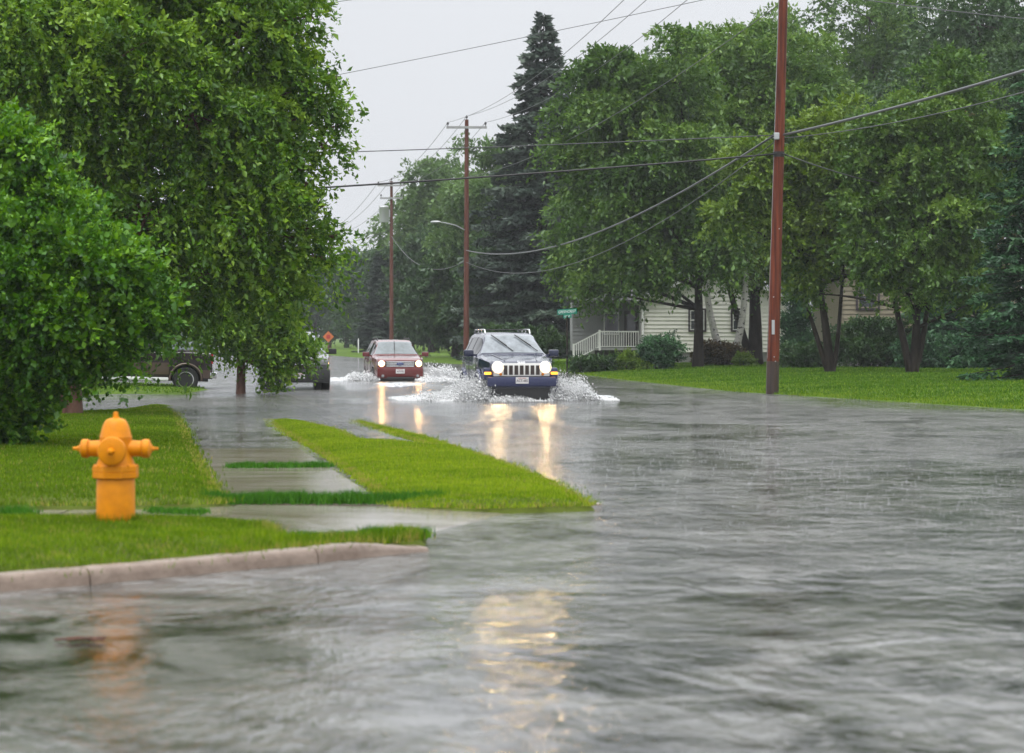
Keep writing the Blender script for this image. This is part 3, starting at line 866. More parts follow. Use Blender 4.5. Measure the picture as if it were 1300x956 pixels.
# --- trees round the white house
px_tree(886, 28, [(800, 130, 3.0, 0), (860, 110, 2.6, -1), (770, 210, 2.2, 0), (840, 220, 2.8, -1.5), (790, 300, 1.9, -1), (850, 310, 1.9, -1.5), (900, 200, 2.6, 0), (760, 340, 1.1, -1), (905, 320, 1.5, -1.5), (740, 250, 1.0, 0), (810, 350, 1.0, -1.6), (870, 350, .8, -1.7), (950, 290, 1.6, -.5)],
        0.24, 80000, 0.19, M['leaf_mid'], M['bark'], 'tall broadleaf tree with straight dark trunk in front of the white house', name='broadleaf_tree', trunk_h=8, droop=0.9, slen=0.9, base_tint=0.42, trunk=None) if False else None
def T(px, s, blobs, r, leaves, size, mat, bark, label, name='broadleaf_tree', **kw):
    b = base_at(px, s)
    return tree(b, 8, loc_blobs(blobs, b, s), r, leaves, size, M[mat], M[bark], label, name=name, **kw)
T(886, 30, [(800, 130, 2.7, 0), (860, 110, 2.4, -1), (770, 210, 2.0, 0), (840, 220, 2.6, -1.5), (790, 290, 1.8, -1), (850, 295, 1.8, -1.5), (900, 200, 2.4, 0), (762, 315, 1.1, 5), (910, 310, 1.3, -1.5), (738, 250, 1.0, 8), (812, 332, .9, -1.6), (868, 330, .7, -1.7), (745, 335, 1.0, 8), (735, 300, 1.2, 8), (772, 352, .7, 6), (752, 366, .6, 2), (792, 358, .6, 2), (830, 352, .5, 1), (835, 345, .5, -1.8), (905, 335, .5, -1.8)],
  0.24, 96000, 0.2, 'leaf_mid', 'bark', 'tall broadleaf tree with straight dark trunk in front of the white house wall', trunk_h=7, droop=0.9, slen=0.8, base_tint=0.42)
T(958, 28.5, [(940, 180, 2.6, 1), (1000, 150, 2.6, 1), (960, 270, 2.2, 0.5), (1010, 260, 2.0, 1), (915, 300, 1.5, .5), (960, 335, 1.0, 0.3), (1000, 330, 1.0, 1), (900, 90, 2.6, 1.5), (980, 80, 2.6, 1), (975, 330, .9, 0), (1000, 338, .7, 0), (932, 326, .8, -.3)],
  0.38, 78000, 0.2, 'leaf_mid', 'bark', 'broad tree with thick forked dark trunk by the right corner of the white house', trunk_h=5, stems=((-1.5, 5.2, .2),), droop=0.7, slen=0.8, base_tint=0.5)
T(1055, 36, [(1060, 220, 1.7, 0), (1020, 270, 1.2, 0), (1100, 260, 1.3, 0), (1050, 310, 1.0, 0), (1010, 210, 1.2, 0), (1085, 180, 1.5, 0), (1030, 340, .6, -.2), (1105, 345, .5, -.4), (960, 250, 1.0, -.6), (920, 275, .7, -.8), (990, 300, .7, -.6), (950, 200, 0.9, -.3)],
  0.2, 66000, 0.16, 'leaf_yellow', 'bark', 'leaning forked tree with yellow green leaves right of the red utility pole', trunk_h=3.6, lean=(-0.45, 0), stems=((-1.1, 3.6, .11), (.55, 4.4, .10)), droop=0.6, slen=0.55, base_tint=0.48)
T(1158, 37, [(1150, 200, 1.9, 0), (1210, 180, 2.0, 0), (1110, 260, 1.3, 0), (1180, 280, 1.9, -.5), (1240, 260, 1.6, 0), (1130, 330, 1.0, -.5), (1190, 350, 1.1, -.5), (1120, 180, 1.3, 0), (1230, 340, 1.0, -.3), (1150, 375, .6, -.6), (1200, 120, 1.6, 0), (1280, 200, 1.6, .5), (1095, 215, .8, 0), (1105, 345, .7, -.4), (1090, 310, .8, -.2), (1245, 380, .7, -.3), (1040, 340, .7, 2.5), (1035, 372, .55, 2.5)],
  0.2, 92000, 0.15, 'leaf_mid', 'bark', 'wide tree with double dark trunk on the lawn in front of the tan house', trunk_h=3.4, lean=(.25, 0), stems=((-.65, 3.2, .16), (.9, 4.6, .12)), droop=0.5, slen=0.5, base_tint=0.5)
# second stem of the double trunk and branches belong to the same trees; a bronze-leaved tree behind them
T(1205, 31, [(1215, 210, 1.7, 0), (1180, 240, 1.2, 0), (1245, 250, 1.4, 0), (1200, 180, 1.2, 0), (1160, 190, .9, 0), (1240, 300, 1.3, 0)],
  0.16, 26000, 0.14, 'leaf_red', 'bark', 'thin bronze brown leaved tree among the green crowns at right', trunk_h=5, droop=0.4, slen=0.6, base_tint=0.4, inner=0.1)
# white birch clump
b = base_at(925, 28.8)
root = empty('white_birch', b, 0, 'white birch with two black flecked stems leaning apart in a V', 'tree', None)
mb = MB()
for (x1, y1) in ((-1.35, 3.5), (0.98, 3.5)):
    pts = [Vector((x1 * t + 0.12 * math.sin(t * 4) * (1 if x1 > 0 else -1), -0.1 * t, -0.2 + (y1 + 0.2) * t * (1.0 + 0.5 * t))) for t in [i / 8 for i in range(9)]]
    mb.tube(pts, [0.20 * (1 - 0.5 * i / 8) for i in range(9)], 10)
mb.build('trunk', M['birch'], root, 60)
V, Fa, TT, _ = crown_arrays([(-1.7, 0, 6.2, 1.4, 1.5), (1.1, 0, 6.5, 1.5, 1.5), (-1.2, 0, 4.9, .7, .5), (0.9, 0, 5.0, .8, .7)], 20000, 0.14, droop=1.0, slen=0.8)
link('crown', mesh_np('crown', V, Fa, TT), M['leaf_yellow'], root)

# --- conifers
def spruce(loc, h, w, label, mat, density=1.0, nd=0.16, name='spruce_tree', skirt=0.02, rnd=0.25, cone=1.0, group=None):
    root = empty(name, loc, 0, label, 'tree', group)
    mb = MB()
    mb.tube([(0, 0, -0.2), (0.05, 0, h * .5), (0, 0, h * 0.98)], [h * 0.014, h * 0.009, 0.02], 8)
    P = []; D = []; T_ = []
    z = h * skirt
    while z < h * 0.985:
        t = z / h
        rad = w * 0.5 * ((1 - t) ** 0.8 * cone + 0.02) * min(1, (1 - t) / .10 + .25) * (1 if t > 0.12 else 0.75 + 2 * t)
        nb = int(6 + 6 * (1 - t))
        a0 = random.uniform(0, 2 * PI)
        for i in range(nb):
            a = a0 + 2 * PI * i / nb + random.uniform(-.25, .25)
            L = rad * random.uniform(1 - rnd * 1.3, 1 + rnd * 0.6)
            ca, sa = math.cos(a), math.sin(a)
            zb = z + random.uniform(-.15, .15)
            drop = random.uniform(0.18, 0.42)
            def bp(u): return (ca * L * u, sa * L * u, zb - drop * L * u * (1.25 - 0.55 * u * u) + 0.05 * L)
            if h * L > 12 and i % 2 == 0:
                mb.tube([bp(0), bp(.5), bp(.95)], [0.035, 0.022, 0.008], 4)
            tint = random.gauss(0.40, 0.16)
            m = max(6, int(L * 13 * density))
            for j in range(m):
                u = random.uniform(0.12, 1.0) ** 0.7
                side = random.choice((-1, 1))
                q = bp(u)
                sl = L * 0.34 * (1.15 - u) + 0.14
                n_in = 4
                dx, dy = -sa * side * 0.8 + ca * 0.6, ca * side * 0.8 + sa * 0.6
                for k in range(n_in):
                    v = (k + random.random()) / n_in
                    P.append((q[0] + dx * sl * v + random.uniform(-.05, .05), q[1] + dy * sl * v + random.uniform(-.05, .05), q[2] - 0.35 * sl * v * v + random.uniform(-.07, .05)))
                    D.append((dx + random.uniform(-.5, .5), dy + random.uniform(-.5, .5), random.uniform(-0.9, 0.15)))
                    T_.append(tint + 0.5 * (u - 0.6) + random.gauss(0, .08))
        z += (0.30 + 0.24 * (1 - t)) * h / 18 / max(density, .7)
    mb.build('trunk', M['bark'], root, 60)
    V, Fa, TT = leaf_cloud(np.array(P), np.array(D), nd, 0.2, np.array(T_), 0.5)
    link('crown', mesh_np('crown', V, Fa, TT), mat, root)
    return root
sp1 = spruce(base_at(690, 21.4), 20.7, 10.8, 'very tall dark blue green spruce with pointed top beside the house porch', M['needle'], 1.25, 0.30, skirt=.04)
spruce(base_at(1335, 44), 11.5, 5.4, 'near spruce with drooping branches at the right edge of the picture', M['needle_green'], 1.15, 0.17, rnd=.4)
spruce(base_at(1225, 32), 6.0, 6.2, 'low wide spruce sprawling in front of the tan house', M['needle_green'], 1.0, 0.2)
dup(sp1, base_at(880, 17), 1.1, 1.07, 'spruce tip rising behind the broadleaf crowns near the middle')
dup(sp1, base_at(485, 14.5), 2.1, 0.5, 'small dark spruce in the haze beside the far utility poles', 0.48)
# columnar cedar at the corner of the white house
b = base_at(1012, 31)
root = empty('columnar_cedar', b, 0, 'dark columnar cedar between the white and tan houses', 'tree')
mb = MB(); mb.tube([(0, 0, -.2), (0, 0, 2.6)], [0.08, 0.02], 6); mb.build('trunk', M['bark'], root)
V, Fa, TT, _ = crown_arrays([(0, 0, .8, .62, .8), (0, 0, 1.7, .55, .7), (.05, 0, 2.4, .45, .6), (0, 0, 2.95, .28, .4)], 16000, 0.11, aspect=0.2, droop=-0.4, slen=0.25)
link('crown', mesh_np('crown', V, Fa, TT), M['needle_green'], root)

# --- background crowns
def bg(px, s, top, w, leaves, size, mat, label, base=0.25, n=9, r=0.3, name='background_tree', group='trees standing behind the houses', **kw):
    b = base_at(px, s)
    h = CZ + (HZ - top) / s - b.z
    return tree(b, h, auto_blobs(h, w, base, n), r, leaves, size, M[mat], M['bark'], label, name=name, group=group, twigs=kw.pop('twigs', False), **kw)
t1 = bg(800, 20, 60, 11, 60000, 0.26, 'leaf_grey', 'pale green tall tree right behind the pointed spruce', base_tint=0.5, slen=1.1, droop=.6)
t2 = bg(950, 20, 15, 13, 70000, 0.26, 'leaf_mid', 'tall tree behind the red utility pole reaching the top edge', base_tint=0.45, slen=1.1)
t3 = bg(1120, 21, -60, 13, 46000, 0.24, 'leaf_mid', 'tall thin crowned tree with sky showing through, right of the red pole', base=0.3, base_tint=0.42, slen=1.0, inner=.1, twigs=True, subr=.34)
t4 = bg(1255, 24, -60, 12, 60000, 0.23, 'leaf_dark', 'dark tall tree filling the upper right corner', base_tint=0.5, slen=1.0, twigs=True)
dup(t2, base_at(1045, 18), 2.0, 1.0, 'mid green crown behind the tree with yellow green leaves')
dup(t4, base_at(1190, 20), 1.2, 0.85, 'dark crown low behind the roof of the tan house')
dup(t1, base_at(875, 19), 2.6, 0.82, 'rounded pale crown behind the white house roof')
dup(t2, base_at(720, 19), 0.7, 0.62, 'green crown showing at the right flank of the tall spruce')
dup(t4, base_at(1340, 26), 2.2, 0.8, 'dark crown just beyond the right edge behind the spruce')
# row along the right side of the road, fading into the haze
u1 = bg(552, 14.6, 192, 9, 40000, 0.32, 'leaf_grey', 'pale green maple rising left of the second utility pole', base=.2, group='trees along the far road', base_tint=.6, slen=1.2)
u2 = bg(578, 19.2, 300, 5, 26000, 0.26, 'leaf_dark', 'dark green tree hugging the second utility pole', base=.02, group='trees along the far road')
u3 = bg(522, 14.2, 290, 7.5, 26000, 0.34, 'leaf_dark', 'dark tree behind the red car beside the third pole', base=.03, group='trees along the far road')
u4 = bg(440, 11, 312, 11, 24000, 0.42, 'leaf_dark', 'hazy round tree right of the orange diamond sign', base=.06, group='trees along the far road')
dup(u4, base_at(400, 10), 1.0, 1.0, 'hazy tree behind the orange diamond sign')
dup(u4, base_at(470, 12), 2.0, 0.95, 'hazy tree between the third and fourth utility poles')
dup(u3, base_at(548, 15.6), 1.3, 0.95, 'dark low crown between the two cars in the distance')
dup(u2, base_at(622, 20.3), 2.2, 0.95, 'dark shrubby tree behind the blue car roof')
dup(u1, base_at(628, 19), 2.2, 0.86, 'pale crown peeking out left of the tall spruce')
dup(u3, base_at(655, 21), 0.3, 0.75, 'dark shrub mass below the tall spruce')
dup(u4, base_at(350, 8), 0.4, 1.25, 'farthest hazy tree where the road disappears')
dup(u4, base_at(300, 6.5), 2.4, 1.25, 'very distant hazy crown behind the left foliage')
# left bank behind the big birch
def left_tree(K, D, src, rz, sc, label, sz=None):
    x, y = RD(K, D)
    return dup(src, (x, y, 0), rz, sc, label, sz)
for q in left_tree, : pass
left_tree(-9, 95, u2, 0.5, 1.3, 'dark tree behind the maroon wagon at far left')['group'] = 'trees across the flooded left lawn'
left_tree(-3.5, 112, u3, 1.5, 0.95, 'dark tree behind the maroon wagon rear end')['group'] = 'trees across the flooded left lawn'
left_tree(-14, 105, t4, 2.5, 0.7, 'large dark tree behind the leafy shrub at left')['group'] = 'trees across the flooded left lawn'
left_tree(-1.5, 150, u4, 0.9, 0.9, 'hazy tree beyond the black car')['group'] = 'trees across the flooded left lawn'

# --- shrubs
def shrub(px, s, w, h, leaves, size, mat, label, flat=1.0, **kw):
    b = base_at(px, s)
    bl = []
    m = max(3, int(w * 2.2 / h))
    for i in range(m):
        t = (i + .5) / m - .5
        bl.append((t * (w - h * .6), random.uniform(-.15, .15), h * (0.5 + 0.06 * math.sin(i * 2.1)), min(w / 2, h * .52), h * .46))
    root = empty('shrub', b, 0, label, 'shrub', 'shrubs by the houses')
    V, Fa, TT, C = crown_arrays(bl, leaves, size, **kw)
    st = MB()
    for q in bl: st.tube([(q[0] * .8, 0, -.1), (q[0], q[1], q[2])], [0.04, 0.015], 5)
    st.build('stem', M['bark'], root)
    link('foliage', mesh_np('foliage', V, Fa, TT), M[mat], root)
    return root
shrub(837, 31, 1.5, 1.5, 14000, 0.09, 'needle_green', 'round clipped dark green shrub at the left end of the white wall', droop=0, slen=.2, base_tint=.6)
shrub(912, 29, 1.9, 1.05, 9000, 0.10, 'leaf_red', 'low brownish shrub below the middle window of the white house', droop=.2, slen=.3, base_tint=.4)
shrub(800, 31, 1.0, .8, 4500, 0.10, 'leaf_yellow', 'small yellow green shrub beside the porch', droop=.3, slen=.3)
shrub(944, 30, .7, .5, 2500, 0.10, 'leaf_yellow', 'tiny bright shrub at the foot of the forked trunk', droop=.2, slen=.25)
shrub(1110, 32, 3.6, 1.9, 26000, 0.11, 'leaf_dark', 'broad dark hedge under the window of the tan house', droop=.4, slen=.4, base_tint=.45)
shrub(1020, 32, 1.8, .9, 8000, 0.10, 'leaf_dark', 'low dark shrub at the foot of the columnar cedar', droop=.2, slen=.3)
shrub(1190, 33, 3.0, 1.2, 16000, 0.11, 'needle_green', 'low dark juniper right of the double trunk', droop=.5, slen=.4)
shrub(755, 31, 1.9, .7, 7000, 0.10, 'leaf_dark', 'dark low shrub in front of the porch skirt', droop=.2, slen=.3)
shrub(665, 25, 4.0, 1.9, 16000, 0.15, 'leaf_dark', 'dark undergrowth at the foot of the tall spruce', droop=.4, slen=.4)

# ------------------------------------------------------------------ houses
def siding(mb, x0, x1, z0, z1, lap=0.19, gable=0.0, y=0.0, holes=()):
    """lap siding facing -y; gable = rise of the peak above z1"""
    z = z0
    top = z1 + gable
    cx = (x0 + x1) / 2
    while z < top - 0.01:
        e = min(z + lap, top)
        def half(zz):
            if zz <= z1 or gable <= 0: return (x0, x1)
            t = (zz - z1) / gable
            return (x0 + (cx - x0) * t, x1 - (x1 - cx) * t)
        a0, a1 = half(z); b0, b1 = half(e)
        mb.add([(a0, y - 0.036, z), (a1, y - 0.036, z), (b1, y, e), (b0, y, e), (a0, y, z), (a1, y, z)], [[0, 1, 2, 3], [4, 5, 1, 0]])
        z = e
    # side and rear
    return mb
def gable_house(name, loc, w, dep, z1, gable, mat, label, windows, found=0.45, roof_over=0.35, rz=0.0, trim='trim_white'):
    root = empty(name, loc, rz, label, 'house')
    mb = MB()
    siding(mb, 0, w, found, z1, gable=gable)
    # the other three walls
    mb.add([(0, 0, found), (0, dep, found), (0, dep, z1), (0, 0, z1)], [[0, 1, 2, 3]])
    mb.add([(w, 0, found), (w, dep, found), (w, dep, z1), (w, 0, z1)], [[0, 1, 2, 3]])
    mb.add([(0, dep, found), (w, dep, found), (w, dep, z1), (w / 2, dep, z1 + gable), (0, dep, z1)], [[0, 1, 2, 3, 4]])
    mb.build('wall', mat, root)
    MB().box(0.03, w - 0.03, 0.03, dep - 0.03, -0.3, found).build('foundation', M['block'], root)
    rf = MB()
    o = roof_over
    sl = gable / (w / 2)
    for sgn in (0, 1):
        xa, xb = (-o, w / 2) if sgn == 0 else (w + o, w / 2)
        za, zb = z1 - o * sl, z1 + gable
        th = 0.14
        rf.add([(xa, -o, za + .02), (xb, -o, zb + .02), (xb, dep + o, zb + .02), (xa, dep + o, za + .02), (xa, -o, za + .02 + th), (xb, -o, zb + .02 + th), (xb, dep + o, zb + .02 + th), (xa, dep + o, za + .02 + th)],
               [[0, 3, 2, 1], [4, 5, 6, 7], [0, 1, 5, 4], [2, 3, 7, 6], [3, 0, 4, 7]])
    rf.build('roof', M['shingle'], root)
    bb = MB()
    for sgn in (0, 1):
        xa, xb = (-o, w / 2) if sgn == 0 else (w + o, w / 2)
        za, zb = z1 - o * sl, z1 + gable
        bb.add([(xa, -o - .03, za - .06), (xb, -o - .03, zb - .06), (xb, -o - .03, zb + .13), (xa, -o - .03, za + .13), (xa, -o - .004, za - .06), (xb, -o - .004, zb - .06), (xb, -o - .004, zb + .13), (xa, -o - .004, za + .13)],
               [[0, 1, 2, 3], [4, 7, 6, 5], [0, 4, 5, 1], [3, 2, 6, 7], [0, 3, 7, 4]])
    bb.build('bargeboard', M[trim], root)
    for x in (0, w - 0.1): MB().box(x, x + 0.1, -0.075, -0.0512, found, z1).build('corner_board', M[trim], root)
    for (wx, wz, ww, wh) in windows:
        f = MB()
        f.box(wx - .09, wx, -0.09, -.02, wz - .09, wz + wh + .09).box(wx + ww, wx + ww + .09, -0.09, -.02, wz - .09, wz + wh + .09)
        f.box(wx, wx + ww, -0.09, -.02, wz - .09, wz).box(wx, wx + ww, -0.07, -.02, wz + wh, wz + wh + .09)
        fo = f.build('window', M['trim_dark'], root)
        s_ = MB()
        t = .045
        s_.box(wx, wx + t, -.075, -.02, wz, wz + wh).box(wx + ww - t, wx + ww, -.075, -.02, wz, wz + wh)
        s_.box(wx + t, wx + ww - t, -.075, -.02, wz, wz + t).box(wx + t, wx + ww - t, -.075, -.02, wz + wh - t, wz + wh).box(wx + t, wx + ww - t, -.078, -.02, wz + wh / 2 - .03, wz + wh / 2 + .03)
        s_.build('sash', M[trim], fo)
        MB().box(wx + t, wx + ww - t, -.062, -.053, wz + t, wz + wh - t).build('pane', M['pane'], fo)
    return root
sH = 26.5
pb = S(815, 459, sH)
gh = 0.34
def hz(py, s=sH): return CZ + (HZ - py) / s - gh
wh = gable_house('white_house', (pb.x, pb.y, gh), (1000 - 815) / sH, 9.0, hz(378), 1.35, M['siding_white'],
                 'small white house with lap siding and low gable behind the trees',
                 [((876 - 815) / sH, hz(419), .68, .95), ((930 - 815) / sH, hz(419), .46, .95)], found=hz(447))
dsp = MB(); dsp.tube([(0.05, -.09, hz(378)), (0.05, -.09, .42), (.12, -.3, .2), (.6, -.75, .08)], .045, 6)
dsp.build('downspout', M['trim_white'], wh, 60)
# the recessed grey wing with the porch
wx0 = (728 - 815) / sH
wg = MB(); 
b2 = MB(); siding(b2, wx0, -0.02, 0.5, hz(378), y=2.2)
b2.add([(wx0, 2.2, .5), (wx0, 7, .5), (wx0, 7, hz(378)), (wx0, 2.2, hz(378))], [[0, 1, 2, 3]])
b2.build('wing_wall', M['siding_grey'], wh)
MB().add([(wx0 - .3, .2, hz(384)), (-.02, .2, hz(384)), (-.02, 4.6, hz(352)), (wx0 - .3, 4.6, hz(352)), (wx0 - .3, .2, hz(384) + .13), (-.02, .2, hz(384) + .13), (-.02, 4.6, hz(352) + .13), (wx0 - .3, 4.6, hz(352) + .13)],
         [[0, 3, 2, 1], [4, 5, 6, 7], [0, 1, 5, 4], [2, 3, 7, 6], [3, 0, 4, 7]]).build('wing_roof', M['shingle'], wh)
MB().box(wx0 + 1.0, -.06, .7, 2.17, hz(442) - .1, hz(442)).build('porch_floor', M['wood_grey'], wh)
MB().box(wx0 + 1.05, -.1, .8, 2.1, -.2, hz(442) - .103).build('porch_skirt', M['dark_void'], wh)
fr = MB(); fr.box(-.75, -.1, 2.13, 2.175, hz(442), hz(394)); fo = fr.build('porch_door', M['trim_dark'], wh)
MB().box(-.62, -.22, 2.115, 2.128, hz(425), hz(398)).build('door_pane', M['pane'], fo)
f = MB(); f.box(-1.75, -1.0, 2.13, 2.175, hz(425), hz(396)); fo = f.build('window', M['trim_white'], wh)
MB().box(-1.7, -1.05, 2.115, 2.128, hz(423), hz(398)).build('pane', M['pane'], fo)
# porch railing: level part and the stair part
rl = MB()
xl, xr = (762 - 815) / sH, -.1
zt_, zb_ = hz(421), hz(440)
rl.box(xl, xr, .70, .76, zt_ - .03, zt_ + .03).box(xl, xr, .71, .75, zb_ - .02, zb_ + .02)
x = xl
while x < xr:
    rl.box(x, x + .035, .713, .747, zb_ + .02, zt_ - .03); x += .115
rl.box(xl - .05, xl + .05, .68, .78, hz(445), zt_ + .08)
xs_, zs_ = (729 - 815) / sH, hz(457)
n_ = 12
for i in range(n_):
    t = i / n_
    x = xs_ + (xl - xs_) * t; zb2 = zs_ + (zb_ - zs_) * t
    rl.box(x, x + .04, .713, .747, zb2, zb2 + (zt_ - zb_))
for zo in (0, zt_ - zb_):
    rl.add([(xs_, .71, zs_ + zo - .03), (xl, .71, zb_ + zo - .03), (xl, .75, zb_ + zo - .03), (xs_, .75, zs_ + zo - .03), (xs_, .71, zs_ + zo + .03), (xl, .71, zb_ + zo + .03), (xl, .75, zb_ + zo + .03), (xs_, .75, zs_ + zo + .03)],
           [[0, 3, 2, 1], [4, 5, 6, 7], [0, 1, 5, 4], [1, 2, 6, 5], [2, 3, 7, 6], [3, 0, 4, 7]])
rl.box(xs_ - .06, xs_ + .04, .68, .78, -.1, zs_ + (zt_ - zb_) + .06)
rl.build('railing', M['trim_white'], wh)
stp = MB()
for i in range(4):
    stp.box(xs_ + .25 * i + .05, xl, .82, 1.9, i * hz(442) / 4.2 - .0, (i + 1) * hz(442) / 4.2)
stp.build('porch_steps', M['wood_grey'], wh)
# tan house
sT = 31.0
pt = S(1066, 465, sT)
def hT(py): return CZ + (HZ - py) / sT - 0.34
gable_house('tan_house', (pt.x, pt.y, 0.34), 7.4, 9.0, hT(345), 1.7, M['siding_tan'],
            'tan house with lap siding half hidden behind hedge and trees',
            [((1089 - 1066) / sT, hT(391), .8, 1.05), ((1170 - 1066) / sT, hT(391), .8, 1.05), ((1240 - 1066) / sT, hT(391), .8, 1.05)], found=.4, trim='siding_tan')

# ------------------------------------------------------------------ utility poles and wires
def pole_obj(base_px, s, top_py, lean_px, r, mat, label, butt=None):
    """a pole whose foot is at base_px and whose top is seen at row top_py, lean_px to the right"""
    b = S(base_px, HZ, s); b.z = gz(base_px, s) - .05
    root = empty('utility_pole', b, 0, label, 'utility pole', 'utility poles along the road')
    t = S(base_px + lean_px, top_py, s) - b
    n = 14
    pts = [t * (i / n) for i in range(n + 1)]
    z_dark = 0.9 if butt else 0
    mb = MB()
    if butt:
        k = t * (z_dark / t.z)
        MB().tube([Vector((0, 0, -.4)), k], [r * 1.03, r * 1.02], 20).build('butt', butt, root, 60)
        pts = [k + (t - k) * (i / n) for i in range(n + 1)]
    else:
        pts[0] = Vector((0, 0, -.4))
    mb.tube(pts, [r * (1 - 0.36 * i / n) for i in range(n + 1)], 20)
    mb.build('shaft', mat, root, 60)
    return root, b, t
def crossarm(root, t, dz, half, s, mat, ins=(-1, 0, 1), ang=0.0):
    c = t * ((t.z + dz) / t.z)
    arm = MB(); Mx = Matrix.Translation(c) @ Matrix.Rotation(ang, 4, 'Z')
    arm.box(-half, half, -.07 - .15, .07 - .15, -.065, .065, Mx)
    ao = arm.build('crossarm', mat, root)
    for q in ins:
        i_ = MB()
        zz = .066 if q else 0.3
        i_.lathe([(0.02, 0), (.02, .08), (.06, .09), (.05, .13), (.075, .15), (.06, .2), (.03, .24)], 10, Mx @ Matrix.Translation((q * (half - .08), -.15 if q else 0, zz if q else -dz)))
        i_.build('insulator', M['black_plastic'], ao)
    return [root.location + Mx @ Vector((q * (half - .08), -.15 if q else 0, .28 if q else -dz + .2)) for q in (-1, 0, 1)]
p1, b1, t1_ = pole_obj(980, 48, -167, 19, 0.165, M['pole'], 'near red brown utility pole rising out of the frame, tag on its shaft', M['pole_dark'])
e1 = crossarm(p1, t1_, -.35, 1.15, 48, M['wood_grey'])
tg = MB(); k = t1_ * ((CZ + (HZ - 414) / 48 - b1.z) / t1_.z)
tg.box(k.x - .075, k.x + .0, k.y - .18, k.y - .155, k.z - .22, k.z + .16); tg.build('tag_plate', M['steel'], p1)
cl = MB(); k = t1_ * ((CZ + (HZ - 173) / 48 - b1.z) / t1_.z); cl.box(k.x - .16, k.x - .02, k.y - .22, k.y - .1, k.z - .1, k.z + .08, bev=.02)
cl.tube([(k.x - .15, k.y - .14, k.z - .02), (k.x - .15, k.y + .14, k.z - .02)], .03, 6)
cl.build('cable_clamp', M['steel'], p1)
bd = MB(); k = t1_ * ((CZ + (HZ - 196) / 48 - b1.z) / t1_.z); bd.lathe([(.149, -.07), (.152, -.05), (.152, .05), (.149, .07)], 20, Matrix.Translation(k)); bd.build('band', M['cable'], p1)
cd = MB(); cd.tube([t1_ * .07 + Vector((-.15, -.05, 0)), t1_ * .96 + Vector((-.11, -.03, 0))], .011, 5); cd.build('ground_wire', M['wood_grey'], p1)
for zz in (.9, 1.02, 2.6, 4.4):
    k = t1_ * (zz / t1_.z)
    MB().lathe([(.018, 0), (.018, .012), (.008, .03)], 6, Matrix.Translation((k.x + .05 * math.sin(zz * 9), k.y - .17, k.z)) @ Matrix.Rotation(R(90), 4, 'X')).build('bolt', M['steel'], p1)
p2, b2_, t2_ = pole_obj(592, 22.3, 152, 0.5, 0.17, M['pole_brown'], 'brown utility pole with crossarm and street lamp arm above the blue car')
e2 = crossarm(p2, t2_, -.45, 1.15, 22.3, M['wood_grey'])
la = MB(); zl = CZ + (HZ - 292) / 22.3 - b2_.z
la.tube([(-.1, -.1, zl), (-.6, -.35, zl + .25), (-1.2, -.6, zl + .38), (-1.55, -.72, zl + .42)], .032, 6)
lo = la.build('lamp_arm', M['steel'], p2, 60)
lh = MB(); lh.lathe([(.02, -.3), (.11, -.2), (.13, 0), (.11, .22), (.04, .34)], 12, Matrix.Translation((-1.75, -.8, zl + .42)) @ Matrix.Rotation(R(66), 4, 'Z') @ Matrix.Rotation(R(90), 4, 'X') @ Matrix.Diagonal((1, .55, 1, 1)))
lh.build('lamp_head', M['steel'], lo, 60)
p3, b3_, t3_ = pole_obj(497, 16.05, 230, 0, 0.17, M['pole_brown'], 'utility pole with grey transformer can left of the maple')
e3 = crossarm(p3, t3_, -.35, 1.1, 16, M['wood_grey'], ins=(-1, 0, 1))
e3b = crossarm(p3, t3_, -1.35, .9, 16, M['wood_grey'], ins=(-1, 1))
tf = MB(); zt2 = CZ + (HZ - 271) / 16.05 - b3_.z
tf.lathe([(.02, -.72), (.36, -.70), (.38, -.6), (.38, .45), (.40, .48), (.30, .6), (.02, .66)], 18, Matrix.Translation((-.58, -.1, zt2)))
tf.box(-.25, -.1, -.15, -.05, zt2 - .3, zt2 + .3)
tf.build('transformer', M['steel'], p3, 50)
p4, b4_, t4_ = pole_obj(419, 10.9, 294, 0, 0.17, M['pole_brown'], 'farthest utility pole, faint in the rain haze')
e4 = crossarm(p4, t4_, -.4, 1.15, 10.9, M['wood_grey'])

def wire(a, b, sag, r, mat, label, n=26):
    a = Vector(a); b = Vector(b)
    pts = []
    for i in range(n + 1):
        t = i / n
        p = a.lerp(b, t); p.z -= sag * 4 * t * (1 - t)
        pts.append(p - a)
    mb = MB(); mb.tube(pts, r, 5)
    o = mb.build('overhead_wire', M[mat], None, 180)
    o.location = a
    return tag(o, label, 'overhead wire', 'overhead wires')
names = ['left', 'middle', 'right']
for i in range(3):
    wire(e2[i], e1[i], 1.2, .012, 'cable_grey', 'thin primary wire to the near pole top, %s of three' % names[i])
    wire(e3[i], e2[i], .8, .014, 'cable_grey', 'thin wire between the transformer pole and the lamp pole, %s of three' % names[i])
    wire(e4[i], e3[i], .9, .018, 'cable_grey', 'faint wire between the farthest pole and the transformer pole, %s of three' % names[i])
def PP(root_b, t, py, s): 
    z = CZ + (HZ - py) / s - root_b.z
    return root_b + t * (z / t.z)
wire(PP(b2_, t2_, 225, 22.3), PP(b1, t1_, 2, 48), .8, .012, 'cable_grey', 'thin neutral wire passing in front of the spruce top')
wire(PP(b2_, t2_, 318, 22.3) + Vector((0, -.2, 0)), PP(b1, t1_, 173, 48) + Vector((-.17, -.16, 0)), 1.25, .032, 'cable_grey', 'thick grey cable sagging from the lamp pole to the near pole clamp')
wire(PP(b2_, t2_, 333, 22.3) + Vector((0, -.2, 0)), PP(b1, t1_, 182, 48) + Vector((-.17, -.16, 0)), 1.75, .014, 'cable_grey', 'thin cable hanging below the thick grey cable')
